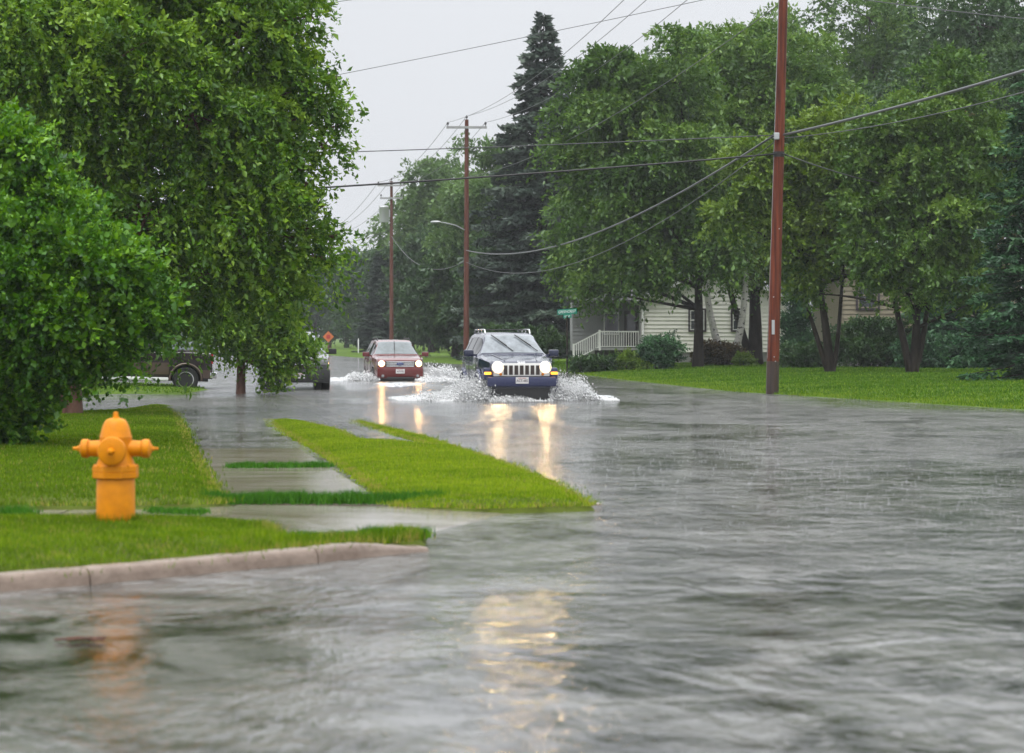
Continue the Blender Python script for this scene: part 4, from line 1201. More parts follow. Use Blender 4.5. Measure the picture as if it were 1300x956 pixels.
wire(PP(b1, t1_, 172, 48) + Vector((.1, -.2, 0)), S(1480, 34, 76), .1, .036, 'cable_grey', 'thick cable from the near pole to the right edge')
wire(PP(b1, t1_, 176, 48) + Vector((.1, -.2, 0)), S(1480, 62, 74), .25, .012, 'cable_grey', 'thin cable below the thick cable at the right edge')
wire(S(-120, 263, 46), PP(b1, t1_, 196, 48) + Vector((-.1, -.16, 0)), .16, .026, 'cable', 'black cable crossing the whole street below the grey ones')
wire(S(-120, 206, 42), PP(b1, t1_, 172, 48) + Vector((-.1, -.1, 0)), .1, .014, 'cable_grey', 'thin grey wire crossing the street above the black cable')
wire(PP(b1, t1_, 196, 48) + Vector((.1, -.16, 0)), S(1150, 238, 34), .12, .02, 'cable', 'black service drop from the near pole towards the tan house')
wire(S(-150, 200, 38), S(1100, -45, 48), .2, .009, 'cable_grey', 'faint thin wire rising across the sky behind the spruce top')
wire(S(200, 30, 40), S(700, -40, 45), .1, .009, 'cable_grey', 'short faint wire crossing the sky at the top edge')
wire(S(1000, -16, 48), S(1420, 34, 60), .1, .012, 'cable_grey', 'wire running into the upper right corner')
wire(PP(b3_, t3_, 292, 16), S(330, 330, 16), .3, .02, 'cable_grey', 'service wire dropping left from the transformer pole')
wire(PP(b3_, t3_, 300, 16), PP(b2_, t2_, 330, 22.3), 1.4, .02, 'cable_grey', 'low sagging cable between the transformer pole and the lamp pole')

# ------------------------------------------------------------------ signs and posts
b = base_at(720, 31); b.z = 0.05
root = empty('street_name_sign', b, 0, 'green two blade street name sign on a thin post by the lawn', 'street sign')
zs = CZ + (HZ - 396) / 31 - b.z
MB().tube([(0, 0, -.3), (0, 0, zs - .16)], .035, 8).build('post', M['bark'], root)
bl = MB(); Mx = Matrix.Translation((0, 0, zs)) @ Matrix.Rotation(R(-4), 4, 'Y')
bl.box(-.40, .40, -.01, .01, -.10, .12, Mx); bo = bl.build('name_blade', M['sign_green'], root)
me = text_mesh('GREENCREST', .155, .003, Mx @ Matrix.Translation((0, -.014, .01)) @ Matrix.Rotation(R(90), 4, 'X'), sx=.78)
link('lettering', me, M['white_paint'], bo)
bl = MB(); bl.box(-.17, .17, -.012, .008, -.25, -.105, Mx); bo = bl.build('suffix_blade', M['sign_green'], root)
link('lettering', text_mesh('DRIVE', .10, .003, Mx @ Matrix.Translation((0, -.016, -.18)) @ Matrix.Rotation(R(90), 4, 'X'), sx=.9), M['white_paint'], bo)
b = base_at(417, 14); 
root = empty('warning_sign', b, 0, 'orange diamond warning sign with red dot on a wooden post', 'warning sign')
zs = CZ + (HZ - 427.5) / 14 - b.z
MB().box(-.06, .06, -.05, .05, -.3, zs + .2).build('post', M['pole_brown'], root)
dm = MB(); dm.box(-.36, .36, -.10, -.07, -.36, .36, Matrix.Translation((0, 0, zs)) @ Matrix.Rotation(R(45), 4, 'Y')); do = dm.build('sign_panel', M['sign_orange'], root)
MB().lathe([(.001, 0), (.20, 0), (.20, .01), (.001, .01)], 20, Matrix.Translation((0, -.125, zs)) @ Matrix.Rotation(R(-90), 4, 'X')).build('dot', M['sign_red'], do)
b = base_at(455, 15)
o = MB().tube([(0, 0, -.2), (0, 0, 1.15), (0, 0, 1.28)], [.05, .05, .015], 8).build('marker_post', M['white_paint'], None, 50)
o.location = b; tag(o, 'slim white marker post on the far lawn left of the red car', 'post')

# ------------------------------------------------------------------ fire hydrant
hb = G(147, 666, 0.13)
root = empty('fire_hydrant', (hb.x, hb.y, 0.13), 0, 'orange yellow fire hydrant on the corner lawn', 'fire hydrant')
hm = M['hydrant']
MB().lathe([(.136, -.15), (.140, 0), (.141, .10), (.139, .33), (.136, .338)], 36).build('lower_barrel', hm, root, 40)
fl = MB()
fl.lathe([(.158, .338), (.172, .346), (.173, .382), (.169, .385), (.169, .389), (.173, .392), (.172, .428), (.160, .438), (.13, .441)], 8, Matrix.Rotation(R(22.5), 4, 'Z') )
fo = fl.build('flange', hm, root, 30)
for i in range(8):
    a = R(45 * i)
    MB().lathe([(.012, .330), (.014, .334), (.014, .352), (.008, .358)], 6, Matrix.Translation((.150 * math.cos(a), .150 * math.sin(a), .085))).build('bolt', hm, fo)
ub = MB().lathe([(.145, .43), (.138, .45), (.122, .49), (.116, .53), (.114, .60), (.117, .625), (.117, .64)], 36).build('upper_barrel', hm, root, 40)
MB().lathe([(.118, .641), (.112, .655), (.104, .69), (.094, .725), (.080, .752), (.068, .766), (.045, .776), (.024, .780)], 36).build('bonnet', hm, root, 50)
MB().lathe([(.026, .778), (.024, .79), (.020, .792), (.018, .818), (.011, .825)], 5).build('operating_nut', hm, root)
pn = MB(); Mx = Matrix.Translation((0, 0, .545)) @ Matrix.Rotation(R(90), 4, 'X')
pn.lathe([(.070, .05), (.070, .145), (.098, .15), (.104, .157), (.104, .185), (.098, .195), (.075, .202), (.045, .206)], 36, Mx)
po = pn.build('pumper_cap', hm, root, 35)
MB().lathe([(.030, .206), (.024, .22), (.018, .236), (.016, .262), (.010, .266)], 5, Mx).build('cap_nut', hm, po)
for sg in (-1, 1):
    Mx = Matrix.Translation((0, 0, .556)) @ Matrix.Rotation(R(90) * sg, 4, 'Y')
    MB().lathe([(.064, .08), (.060, .125), (.057, .185), (.061, .19), (.061, .194)], 28, Mx).build('nozzle', hm, root, 35)
    c = MB(); c.lathe([(.066, .198), (.069, .203), (.069, .235), (.064, .247), (.045, .254), (.030, .262), (.022, .268)], 28, Mx)
    co = c.build('hose_cap', hm, root, 35)
    MB().lathe([(.021, .268), (.018, .28), (.013, .285), (.012, .310), (.007, .314)], 5, Mx).build('cap_nut', hm, co)
rng2 = np.random.default_rng(5)
n = 500; aa = rng2.uniform(0, 2 * PI, n)
blades('grass', hb.x + .15 * np.cos(aa), hb.y + .15 * np.sin(aa), np.full(n, .13), .085, .005, .6, tint=np.full(n, .3), label='uncut blades of grass round the hydrant foot')

# ------------------------------------------------------------------ vehicles
class Body:
    """lofted vehicle body: x forward, y left, z up; t runs from sill (0) over belt (3) and roof edge (4) to the roof centre (6)"""
    def __init__(s, L, W, top, belt, wheels, ra, sill, roof_half, cowl_half, cab, nose_w, tail_w, zc=0.36, bumper_z=None):
        s.L, s.W, s.top, s.beltz, s.wheels, s.ra, s.sill = L, W, top, belt, wheels, ra, sill
        s.roof_half, s.cowl_half, s.cab, s.nose_w, s.tail_w, s.zc = roof_half, cowl_half, cab, nose_w, tail_w, zc
    def zt(s, x): 
        xs = [p[0] for p in s.top][::-1]; zs = [p[1] for p in s.top][::-1]
        return float(np.interp(x, xs, zs))
    def w(s, x):
        h = s.L / 2
        f = float(np.interp(x, [-h, -h + .15, -h + .6, h - .9, h - .3, h - .08, h], [s.tail_w - .03, s.tail_w, s.W / 2, s.W / 2, s.nose_w + .04, s.nose_w, s.nose_w - .05]))
        return f
    def zb(s, x):
        z = s.sill
        for wx in s.wheels:
            d = abs(x - wx)
            if d < s.ra: z = max(z, s.zc + math.sqrt(s.ra ** 2 - d * d))
        return z
    def sec(s, x):
        zt, w, zb = s.zt(x), s.w(x), s.zb(x)
        belt = min(s.beltz, zt - .05)
        xr, xf, xc, xl = s.cab      # rear glass base, roof rear, roof front, cowl
        k = max(0.0, min(1.0, (zt - s.beltz - .12) / .35))
        wt = (s.cowl_half + .02) * (1 - k) + s.roof_half * k
        wt = min(wt, w - .03)
        span = belt - zb
        pts = [(w * .975, zb), (w * .995, zb + span * .25), (w, zb + span * .7), (w * .985, belt),
               (wt + .015, zt - .055), (wt - .05, zt - .012), (0, zt)]
        return pts
    def at(s, x, t):
        P = s.sec(x); i = min(5, int(t)); f = t - i
        return Vector((x, P[i][0] * (1 - f) + P[i + 1][0] * f, P[i][1] * (1 - f) + P[i + 1][1] * f))
    def stations(s):
        h = s.L / 2
        xs = set(np.round(np.linspace(-h, h, 46), 3))
        for p in s.top: xs.add(round(p[0], 3))
        for wx in s.wheels:
            for q in np.linspace(-1, 1, 15): xs.add(round(wx + s.ra * math.sin(q * PI / 2), 3))
            xs.add(round(wx + s.ra + .004, 3)); xs.add(round(wx - s.ra - .004, 3))
        return sorted(x for x in xs if -h <= x <= h)
    def build(s, mat, parent):
        mb = MB(); xs = s.stations()
        rows = []
        V = []
        for x in xs:
            P = s.sec(x)
            row = [(x, -y, z) for y, z in P[:-1]] + [(x, 0, P[-1][1])] + [(x, y, z) for y, z in P[:-1][::-1]]
            V += row
        m = 13; Fc = []
        for i in range(len(xs) - 1):
            for c in range(m - 1):
                Fc.append([i * m + c, i * m + c + 1, (i + 1) * m + c + 1, (i + 1) * m + c])
        Fc.append(list(range(m))[::-1]); Fc.append([(len(xs) - 1) * m + c for c in range(m)])
        mb.add(V, Fc)
        o = mb.build('body', mat, parent, 28)
        # underbody keeps the arches closed
        h = s.L / 2
        MB().box(-h + .12, h - .12, -s.W / 2 + .22, s.W / 2 - .22, s.sill - .08, s.beltz - .22).build('underbody', M['black_plastic'], parent)
        return o
    def panel(s, name, x0, x1, t0, t1, mat, parent, side=0, off=.008, nx=10, nt_=5, shape=None, inset0=0.0, inset1=0.0):
        mb = MB()
        sides = (1, -1) if side == 0 else (side,)
        if t1 >= 6 and side == 0:      # one sheet across the middle
            V = []; Fc = []
            ts = list(np.linspace(t0, 6, nt_)); cols = [(t, -1) for t in ts] + [(t, 1) for t in ts[::-1][1:]]
            for i in range(nx + 1):
                x = x0 + (x1 - x0) * i / nx
                for t, sg in cols:
                    p = s.at(x, t); V.append(Vector((p.x, p.y * sg, p.z)))
            m = len(cols)
            for i in range(nx):
                for c in range(m - 1): Fc.append([i * m + c, i * m + c + 1, (i + 1) * m + c + 1, (i + 1) * m + c])
            nrm = Vector(((x1 > x0) and 1 or 1, 0, 1))
            dz = (s.zt(x1) - s.zt(x0)) / (x1 - x0)
            n_ = Vector((-dz, 0, 1)).normalized()
            V2 = [v + n_ * off for v in V]
            mb.add(V2, Fc)
        else:
            for sg in sides:
                V = []; Fc = []
                for i in range(nx + 1):
                    q = i / nx
                    x = x0 + (x1 - x0) * q
                    for j in range(nt_ + 1):
                        t = t0 + (t1 - t0) * j / nt_
                        p = s.at(x, t); V.append(Vector((p.x, (p.y + off) * sg, p.z + off * .3)))
                m = nt_ + 1
                for i in range(nx):
                    for c in range(m - 1): Fc.append([i * m + c, i * m + c + 1, (i + 1) * m + c + 1, (i + 1) * m + c])
                mb.add(V, Fc)
        return mb.build(name, mat, parent, 40)
def wheel(parent, x, y, r, w, sg, spokes=5, rim=None):
    Mx = Matrix.Translation((x, y, r)) @ Matrix.Rotation(R(90), 4, 'X')
    t = MB(); hw = w / 2
    t.lathe([(r * .62, -hw * .9), (r * .9, -hw), (r * .985, -hw * .8), (r, -hw * .4), (r, hw * .4), (r * .985, hw * .8), (r * .9, hw), (r * .62, hw * .9)], 32, Mx)
    to = t.build('wheel', M['rubber'], parent, 40)
    m = MB(); o_ = -sg * hw * .92
    def rr(a, b): return (a, b)
    m.lathe([(r * .64, o_ * .5), (r * .64, o_ * 1.02), (r * .57, o_ * 1.03), (r * .55, o_ * .7)], 32, Mx, cap=False)
    m.lathe([(.02, o_ * .75), (r * .16, o_ * .8), (r * .17, o_ * .9), (.02, o_ * .95)], 16, Mx)
    for k in range(spokes):
        a = 2 * PI * k / spokes
        q = Mx @ Matrix.Rotation(a, 4, 'Z')
        m.box(r * .12, r * .58, -r * .075, r * .075, min(o_ * .72, o_ * .9), max(o_ * .72, o_ * .9), q)
    m.build('rim', rim or M['silver'], to, 40)
    d = MB(); d.lathe([(.01, o_ * .3), (r * .6, o_ * .3), (r * .6, o_ * .34), (.01, o_ * .34)], 24, Mx); d.build('hub_shade_disc', M['black_plastic'], to)  # added black disc standing in for the shade behind the spokes
    return to
def mirror(parent, x, y, z, sg, mat):
    m = MB(); m.box(x - .05, x + .06, min(y, y + sg * .24), max(y, y + sg * .24), z - .075, z + .085, bev=.03)
    m.box(x - .03, x + .03, min(y - sg * .08, y + sg * .05), max(y - sg * .08, y + sg * .05), z - .07, z - .02)
    mo = m.build('mirror', mat, parent, 40)
    MB().box(x - .058, x - .052, min(y + sg * .03, y + sg * .21), max(y + sg * .03, y + sg * .21), z - .055, z + .065).build('mirror_glass', M['chrome'], mo)
def plate(parent, x, z, txt, sgn=1):
    p = MB(); p.box(x, x + .008 * sgn, -.152, .152, z - .076, z + .076) if sgn > 0 else p.box(x + .008 * sgn, x, -.152, .152, z - .076, z + .076)
    po = p.build('licence_plate', M['plate'], parent)
    Rm = Matrix(((0, 0, 1, 0), (1, 0, 0, 0), (0, 1, 0, 0), (0, 0, 0, 1))) if sgn > 0 else Matrix(((0, 0, -1, 0), (-1, 0, 0, 0), (0, 1, 0, 0), (0, 0, 0, 1)))
    link('lettering', text_mesh(txt, .085, .002, Matrix.Translation((x + .011 * sgn, 0, z - .012)) @ Rm, sx=.85), M['plate_ink'], po)
    link('state_name', text_mesh('WISCONSIN', .035, .002, Matrix.Translation((x + .011 * sgn, 0, z + .05)) @ Rm), M['plate_red'], po)
FWD = Matrix(((0, 0, 1, 0), (1, 0, 0, 0), (0, 1, 0, 0), (0, 0, 0, 1)))      # text facing +x
def seams(bd, parent, xs, mat=None):
    for sg in (1, -1):
        mb = MB()
        for x in xs:
            pts = [bd.at(x, t) for t in (0.1, 1, 2, 2.9)]
            mb.tube([Vector((p.x, (p.y + .002) * sg, p.z)) for p in pts], .006, 4)
        mb.build('door_seam', M['black_plastic'], parent)
def handle(bd, parent, x, sg, mat):
    p = bd.at(x, 2.6)
    y = (p.y + .02) * sg
    MB().box(x - .09, x + .09, min(y - .012, y + .012), max(y - .012, y + .012), p.z - .018, p.z + .018, bev=.008).build('door_handle', mat, parent)
def wiper(parent, bd, xa, ya, xb, yb):
    def pt(x, y): return Vector((x, y, bd.zt(x) + .035))
    m = MB(); a = pt(xa, ya); b = pt(xb, yb); a.z -= .01
    m.tube([a, b], .010, 5)
    c = a.lerp(b, .35); d = b + (b - a) * .18; m.tube([c + Vector((.01, .0, .015)), d + Vector((.01, 0, .0))], .013, 5)
    m.build('wiper', M['black_plastic'], parent)
def spot(parent, loc, col, power):
    ld = bpy.data.lights.new('headlight_beam', 'SPOT'); ld.energy = power; ld.color = col; ld.spot_size = R(50); ld.spot_blend = .6; ld.shadow_soft_size = .09
    o = bpy.data.objects.new('headlight_beam', ld); COL.objects.link(o); o.parent = parent
    o.location = loc; o.rotation_euler = (R(90) , 0, R(-90)); o.rotation_euler = (0, R(-90 + 3), 0)
    return o
def heading(front_px, s, L, yaw_extra=0.0):
    """front bumper centre seen at front_px, vehicle coming towards us along the road"""
    fx, fy = (front_px - 650) / s, F / s
    ang = math.atan2(-1, 0.1548) + yaw_extra          # forward direction
    d = Vector((math.cos(ang), math.sin(ang), 0))
    c = Vector((fx, fy, 0)) - d * L / 2
    return c, ang

# ---- blue off-roader
L = 4.40
c, ang = heading(662, 54, L)
root = empty('blue_car', (c.x, c.y, -.12), ang, 'dark blue boxy off road car with round lit headlights driving through the flood', 'car')
bd = Body(L, 1.80, [(2.2, .93), (2.17, 1.02), (2.05, 1.075), (1.6, 1.13), (1.0, 1.19), (.86, 1.215), (.30, 1.66), (.10, 1.715), (-.3, 1.745), (-1.5, 1.74), (-1.95, 1.70), (-2.08, 1.6), (-2.15, 1.15), (-2.2, .8)],
          1.13, (1.33, -1.32), .43, .42, .60, .765, (-2.1, -1.95, .2, .86), .74, .82, zc=.37)
bd.build(M['blue_paint'], root)
bd.panel('windscreen', .82, .24, 4.32, 6, M['glass_wet'], root, off=.006, nt_=6)
bd.panel('rear_window', -2.1, -2.13, 4.4, 6, M['glass_dark'], root, off=-.02, nx=2) if False else MB().box(-2.15, -2.13, -.55, .55, 1.18, 1.55).build('rear_window', M['glass_dark'], root)
for sg in (1, -1):
    bd.panel('side_window', .62, -.30, 3.12, 3.88, M['glass_dark'], root, side=sg)
    bd.panel('side_window', -.40, -1.22, 3.12, 3.88, M['glass_dark'], root, side=sg)
    bd.panel('side_window', -1.32, -1.95, 3.12, 3.86, M['glass_dark'], root, side=sg)
    handle(bd, root, -.18, sg, M['blue_paint']); handle(bd, root, -1.1, sg, M['blue_paint'])
    mirror(root, .62, sg * .92, 1.23, sg, M['blue_paint'])
    for wx in bd.wheels:
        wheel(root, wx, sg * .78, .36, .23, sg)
        fl = MB()
        pts = [(wx + .455 * math.cos(a), sg * .905, .37 + .455 * math.sin(a)) for a in np.linspace(-.12, PI + .12, 17)]
        fl.tube(pts, .045, 8); fl.build('fender_flare', M['blue_bumper'], root, 60)
    rr_ = MB(); zr = 1.80
    rr_.tube([(.05, sg * .55, 1.70), (-.05, sg * .55, zr), (-1.7, sg * .55, zr), (-1.82, sg * .55, 1.72)], .02, 8)
    for xx in (-.6, -1.15): rr_.tube([(xx, sg * .55, 1.72), (xx, sg * .55, zr)], .016, 6)
    rr_.build('roof_rail', M['chrome'], root, 60)
    f_ = MB()                                       # front fender blister with amber lamp
    f_.box(1.72, 2.14, min(sg * .70, sg * .885), max(sg * .70, sg * .885), .62, .90, bev=.05); f_.build('front_fender', M['blue_bumper'], root, 50)
    a_ = MB(); a_.box(2.10, 2.155, min(sg * .70, sg * .87), max(sg * .70, sg * .87), .74, .80, bev=.01); a_.build('turn_signal', M['amber'], root)
seams(bd, root, (.86, -.35, -1.25)); 
for xb in (-.35, -1.2):
    MB().tube([(xb, -.55, 1.80), (xb, .55, 1.80)], .014, 6).build('roof_bar', M['black_plastic'], root)
gr = MB()
gr.box(2.19, 2.235, -.67, .67, .70, 1.005, bev=.02); go = gr.build('grille_panel', M['silver'], root, 40)
for i in range(7):
    y = (i - 3) * .128
    MB().box(2.236, 2.243, y - .044, y + .044, .735, .955, bev=.003).build('grille_slot', M['slot'], go)
for sg in (1, -1):
    Mx = Matrix.Translation((2.20, sg * .565, .905)) @ Matrix.Rotation(R(90), 4, 'Y')
    bz = MB().lathe([(.15, .0), (.15, .04), (.135, .055), (.124, .045)], 28, Mx, cap=False).build('headlight_bezel', M['silver'], root, 40)
    hl = MB().lathe([(.108, .03), (.104, .045), (.080, .062), (.02, .07)], 28, Mx).build('headlight', M['lamp_white'], root, 50)
    MB().lathe([(.034, .036), (.034, .05), (.02, .055)], 16, Matrix.Translation((2.20, sg * .50, .745)) @ Matrix.Rotation(R(90), 4, 'Y')).build('parking_lamp', M['amber_off'], root)
    spot(root, (2.32, sg * .565, .905), (1, .64, .30), 38)
bm_ = MB(); bm_.box(2.14, 2.30, -.82, .82, .46, .685, bev=.035)
for y in (-.62, -.40, .40, .62): bm_.box(2.285, 2.306, y - .008, y + .008, .48, .665)
bm_.build('front_bumper', M['blue_bumper'], root, 40)
MB().box(2.0, 2.2, -.70, .70, .06, .455, bev=.03).build('air_dam', M['black_plastic'], root, 40)
MB().box(-2.3, -2.14, -.8, .8, .46, .68, bev=.04).build('rear_bumper', M['blue_bumper'], root, 40)
plate(root, 2.308, .605, 'ACT-485')
wiper(root, bd, .80, .62, .40, .20); wiper(root, bd, .80, .02, .40, -.38)
link('hood_badge', text_mesh('Jeep', .11, .003, Matrix.Translation((2.19, 0, 1.03)) @ Matrix.Rotation(R(-35), 4, 'Y') @ FWD), M['chrome'], root)
MB().box(2.02, 1.0, -.34, -.325, 1.1, 1.1).v
for sg in (1, -1):
    hp = MB(); hp.tube([Vector((x, sg * (.38 + .12 * (2.1 - x)), bd.zt(x) + .004)) for x in np.linspace(2.08, .95, 8)], .012, 6); hp.build('hood_crease', M['blue_paint'], root, 60)

# ---- red crossover
L = 4.43
c, ang = heading(508, 37, L)
root = empty('red_car', (c.x, c.y, -.27), ang, 'red sport utility car with warm lit headlights pushing a wake', 'car')
bd = Body(L, 1.80, [(2.21, .85), (2.18, .98), (2.0, 1.05), (1.5, 1.11), (1.12, 1.14), (.98, 1.16), (.35, 1.60), (.1, 1.665), (-.4, 1.69), (-1.6, 1.68), (-2.0, 1.62), (-2.14, 1.25), (-2.21, .8)],
          1.06, (1.35, -1.27), .41, .36, .60, .76, (-2.1, -2.0, .2, .98), .78, .82, zc=.35)
bd.build(M['red_paint'], root)
bd.panel('windscreen', .94, .30, 4.25, 6, M['glass_wet_dim'], root, off=.006, nt_=6)
MB().box(-2.145, -2.12, -.6, .6, 1.12, 1.5).build('rear_window', M['glass_dark'], root)
for sg in (1, -1):
    bd.panel('side_window', .72, -.22, 3.12, 3.88, M['glass_dark'], root, side=sg)
    bd.panel('side_window', -.32, -1.15, 3.12, 3.88, M['glass_dark'], root, side=sg)
    bd.panel('side_window', -1.25, -1.92, 3.15, 3.86, M['glass_dark'], root, side=sg)
    handle(bd, root, -.1, sg, M['red_paint']); handle(bd, root, -1.0, sg, M['red_paint'])
    mirror(root, .72, sg * .92, 1.17, sg, M['red_paint'])
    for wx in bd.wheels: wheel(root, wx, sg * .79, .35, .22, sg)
    rr_ = MB(); rr_.tube([(.05, sg * .56, 1.64), (-.1, sg * .56, 1.725), (-1.6, sg * .56, 1.725), (-1.75, sg * .56, 1.66)], .018, 8); rr_.build('roof_rail', M['black_plastic'], root, 60)
    hl = MB(); hl.box(2.10, 2.225, min(sg * .50, sg * .78), max(sg * .50, sg * .78), .79, .925, bev=.035); hl.build('headlight', M['lamp_off'], root, 40)
    MB().lathe([(.10, 0), (.09, .012), (.03, .02)], 20, Matrix.Translation((2.226, sg * .64, .86)) @ Matrix.Rotation(R(90), 4, 'Y')).build('headlight_bulb', M['lamp_warm'], root, 50)
    MB().lathe([(.05, 0), (.05, .02), (.02, .03)], 16, Matrix.Translation((2.25, sg * .60, .44)) @ Matrix.Rotation(R(90), 4, 'Y')).build('fog_lamp', M['lamp_off'], root)
    spot(root, (2.33, sg * .64, .86), (1, .50, .16), 14)
seams(bd, root, (.95, -.27, -1.2))
gr = MB(); gr.box(2.18, 2.222, -.50, .50, .75, .94, bev=.015); go = gr.build('grille', M['slot'], root, 40)
for z in (.775, .845, .915): MB().box(2.223, 2.24, -.48, .48, z - .02, z + .02, bev=.006).build('grille_bar', M['chrome'], go, 40)
bo = MB().lathe([(.12, 0), (.12, .012), (.10, .02), (.01, .022)], 24, Matrix.Translation((2.241, 0, .845)) @ Matrix.Rotation(R(90), 4, 'Y') @ Matrix.Diagonal((.48, 1, 1, 1))).build('badge', M['badge_blue'], go, 40)
link('lettering', text_mesh('Ford', .075, .002, Matrix.Translation((2.266, 0, .847)) @ FWD), M['chrome'], bo)
MB().box(2.10, 2.26, -.80, .80, .40, .745, bev=.06).build('front_bumper', M['red_paint'], root, 40)
MB().box(2.12, 2.265, -.45, .45, .30, .40, bev=.02).build('lower_intake', M['black_plastic'], root, 40)
MB().box(-2.28, -2.14, -.8, .8, .40, .72, bev=.05).build('rear_bumper', M['red_paint'], root, 40)
plate(root, 2.264, .60, '467-MPJ')
wiper(root, bd, .92, -.05, .45, -.02)

# ---- black car parked at the kerb under the hanging foliage
L = 4.7
c, ang = heading(380, 44.5, L)
root = empty('black_car', (c.x, c.y, -.10), ang, 'black sport utility car parked at the kerb behind hanging leaves', 'car')
bd = Body(L, 1.86, [(2.35, .9), (2.32, 1.0), (2.1, 1.06), (1.2, 1.15), (1.05, 1.17), (.40, 1.66), (.1, 1.74), (-.4, 1.77), (-1.8, 1.76), (-2.2, 1.68), (-2.3, 1.2), (-2.35, .8)],
          1.10, (1.45, -1.35), .44, .40, .62, .78, (-2.25, -2.1, .2, 1.05), .82, .84, zc=.37)
bd.build(M['black_paint'], root)
bd.panel('windscreen', 1.0, .34, 4.25, 6, M['glass_wet'], root, off=.006, nt_=6)
for sg in (1, -1):
    bd.panel('side_window', .75, -.2, 3.12, 3.88, M['glass_dark'], root, side=sg)
    bd.panel('side_window', -.3, -1.2, 3.12, 3.88, M['glass_dark'], root, side=sg)
    bd.panel('side_window', -1.3, -2.05, 3.15, 3.86, M['glass_dark'], root, side=sg)
    mirror(root, .78, sg * .95, 1.18, sg, M['black_plastic'])
    handle(bd, root, -.05, sg, M['chrome'])
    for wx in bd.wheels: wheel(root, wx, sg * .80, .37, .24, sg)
    MB().box(2.25, 2.37, min(sg * .55, sg * .83), max(sg * .55, sg * .83), .80, .96, bev=.03).build('headlight', M['lamp_off'], root, 40)
seams(bd, root, (1.0, -.25, -1.25))
gr = MB(); gr.box(2.32, 2.365, -.5, .5, .70, .96, bev=.015); go = gr.build('grille', M['slot'], root)
MB().box(2.366, 2.38, -.5, .5, .81, .86).build('grille_bar', M['chrome'], go)
MB().box(2.24, 2.42, -.88, .88, .30, .69, bev=.06).build('front_bumper', M['black_plastic'], root, 40)
plate(root, 2.422, .50, '728-KRD')

# ---- maroon and tan wagon on the driveway, side on
L = 4.9
sV = 43.0
rear = S(268, 428, sV)
vd = Vector((-math.cos(ROADANG), -math.sin(ROADANG), 0))
c = rear + vd * L / 2
root = empty('maroon_wagon', (c.x, c.y, -.06), math.atan2(vd.y, vd.x), 'two tone maroon and tan wagon parked on the driveway under the birch', 'car')
root.rotation_euler = (0, R(-1.6), math.atan2(vd.y, vd.x))
bd = Body(L, 1.90, [(2.45, .9), (2.40, 1.05), (2.1, 1.12), (1.2, 1.2), (1.05, 1.22), (.45, 1.74), (.15, 1.82), (-.4, 1.85), (-2.1, 1.84), (-2.32, 1.76), (-2.40, 1.2), (-2.45, .75)],
          1.16, (1.25, -1.68), .45, .40, .68, .82, (-2.35, -2.25, .2, 1.05), .84, .90, zc=.37)
bd.build(M['maroon_paint'], root)
bd.panel('windscreen', 1.0, .38, 4.25, 6, M['glass_dark'], root, off=.006, nt_=6)
for sg in (1, -1):
    bd.panel('side_window', .78, -.15, 3.12, 3.88, M['glass_dark'], root, side=sg)
    bd.panel('side_window', -.25, -1.15, 3.12, 3.88, M['glass_dark'], root, side=sg)
    bd.panel('side_window', -1.25, -2.2, 3.12, 3.88, M['glass_wet_dim'], root, side=sg)
    bd.panel('lower_trim', .76, -1.19, .55, 1.75, M['tan_paint'], root, side=sg, off=.012)
    bd.panel('lower_trim', -2.17, -2.40, .1, 1.2, M['tan_paint'], root, side=sg, off=.012)
    bd.panel('belt_strip', 2.1, -2.38, 2.86, 2.96, M['silver'], root, side=sg, off=.012, nx=40)
    handle(bd, root, 0, sg, M['chrome']); handle(bd, root, -1.0, sg, M['chrome'])
    mirror(root, .82, sg * .97, 1.26, sg, M['maroon_paint'])
    for wx in bd.wheels:
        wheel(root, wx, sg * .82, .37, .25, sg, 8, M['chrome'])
        pts = [(wx + .46 * math.cos(a), sg * .955, .37 + .46 * math.sin(a)) for a in np.linspace(-.05, PI + .05, 19)]
        MB().tube(pts, .032, 8).build('wheel_arch_trim', M['tan_paint'], root, 60)
    MB().box(-1.18, .74, min(sg * .90, sg * 1.02), max(sg * .90, sg * 1.02), .33, .42, bev=.02).build('running_board', M['white_paint'], root, 40)
    MB().box(-2.46, -2.41, min(sg * .70, sg * .88), max(sg * .70, sg * .88), .85, 1.15).build('tail_lamp', M['tail_red'], root)
MB().box(-2.58, -2.38, -.9, .9, .42, .60, bev=.03).build('rear_bumper', M['chrome'], root, 40)
MB().box(2.38, 2.56, -.9, .9, .42, .62, bev=.03).build('front_bumper', M['chrome'], root, 40)
seams(bd, root, (1.0, -.2, -1.2))

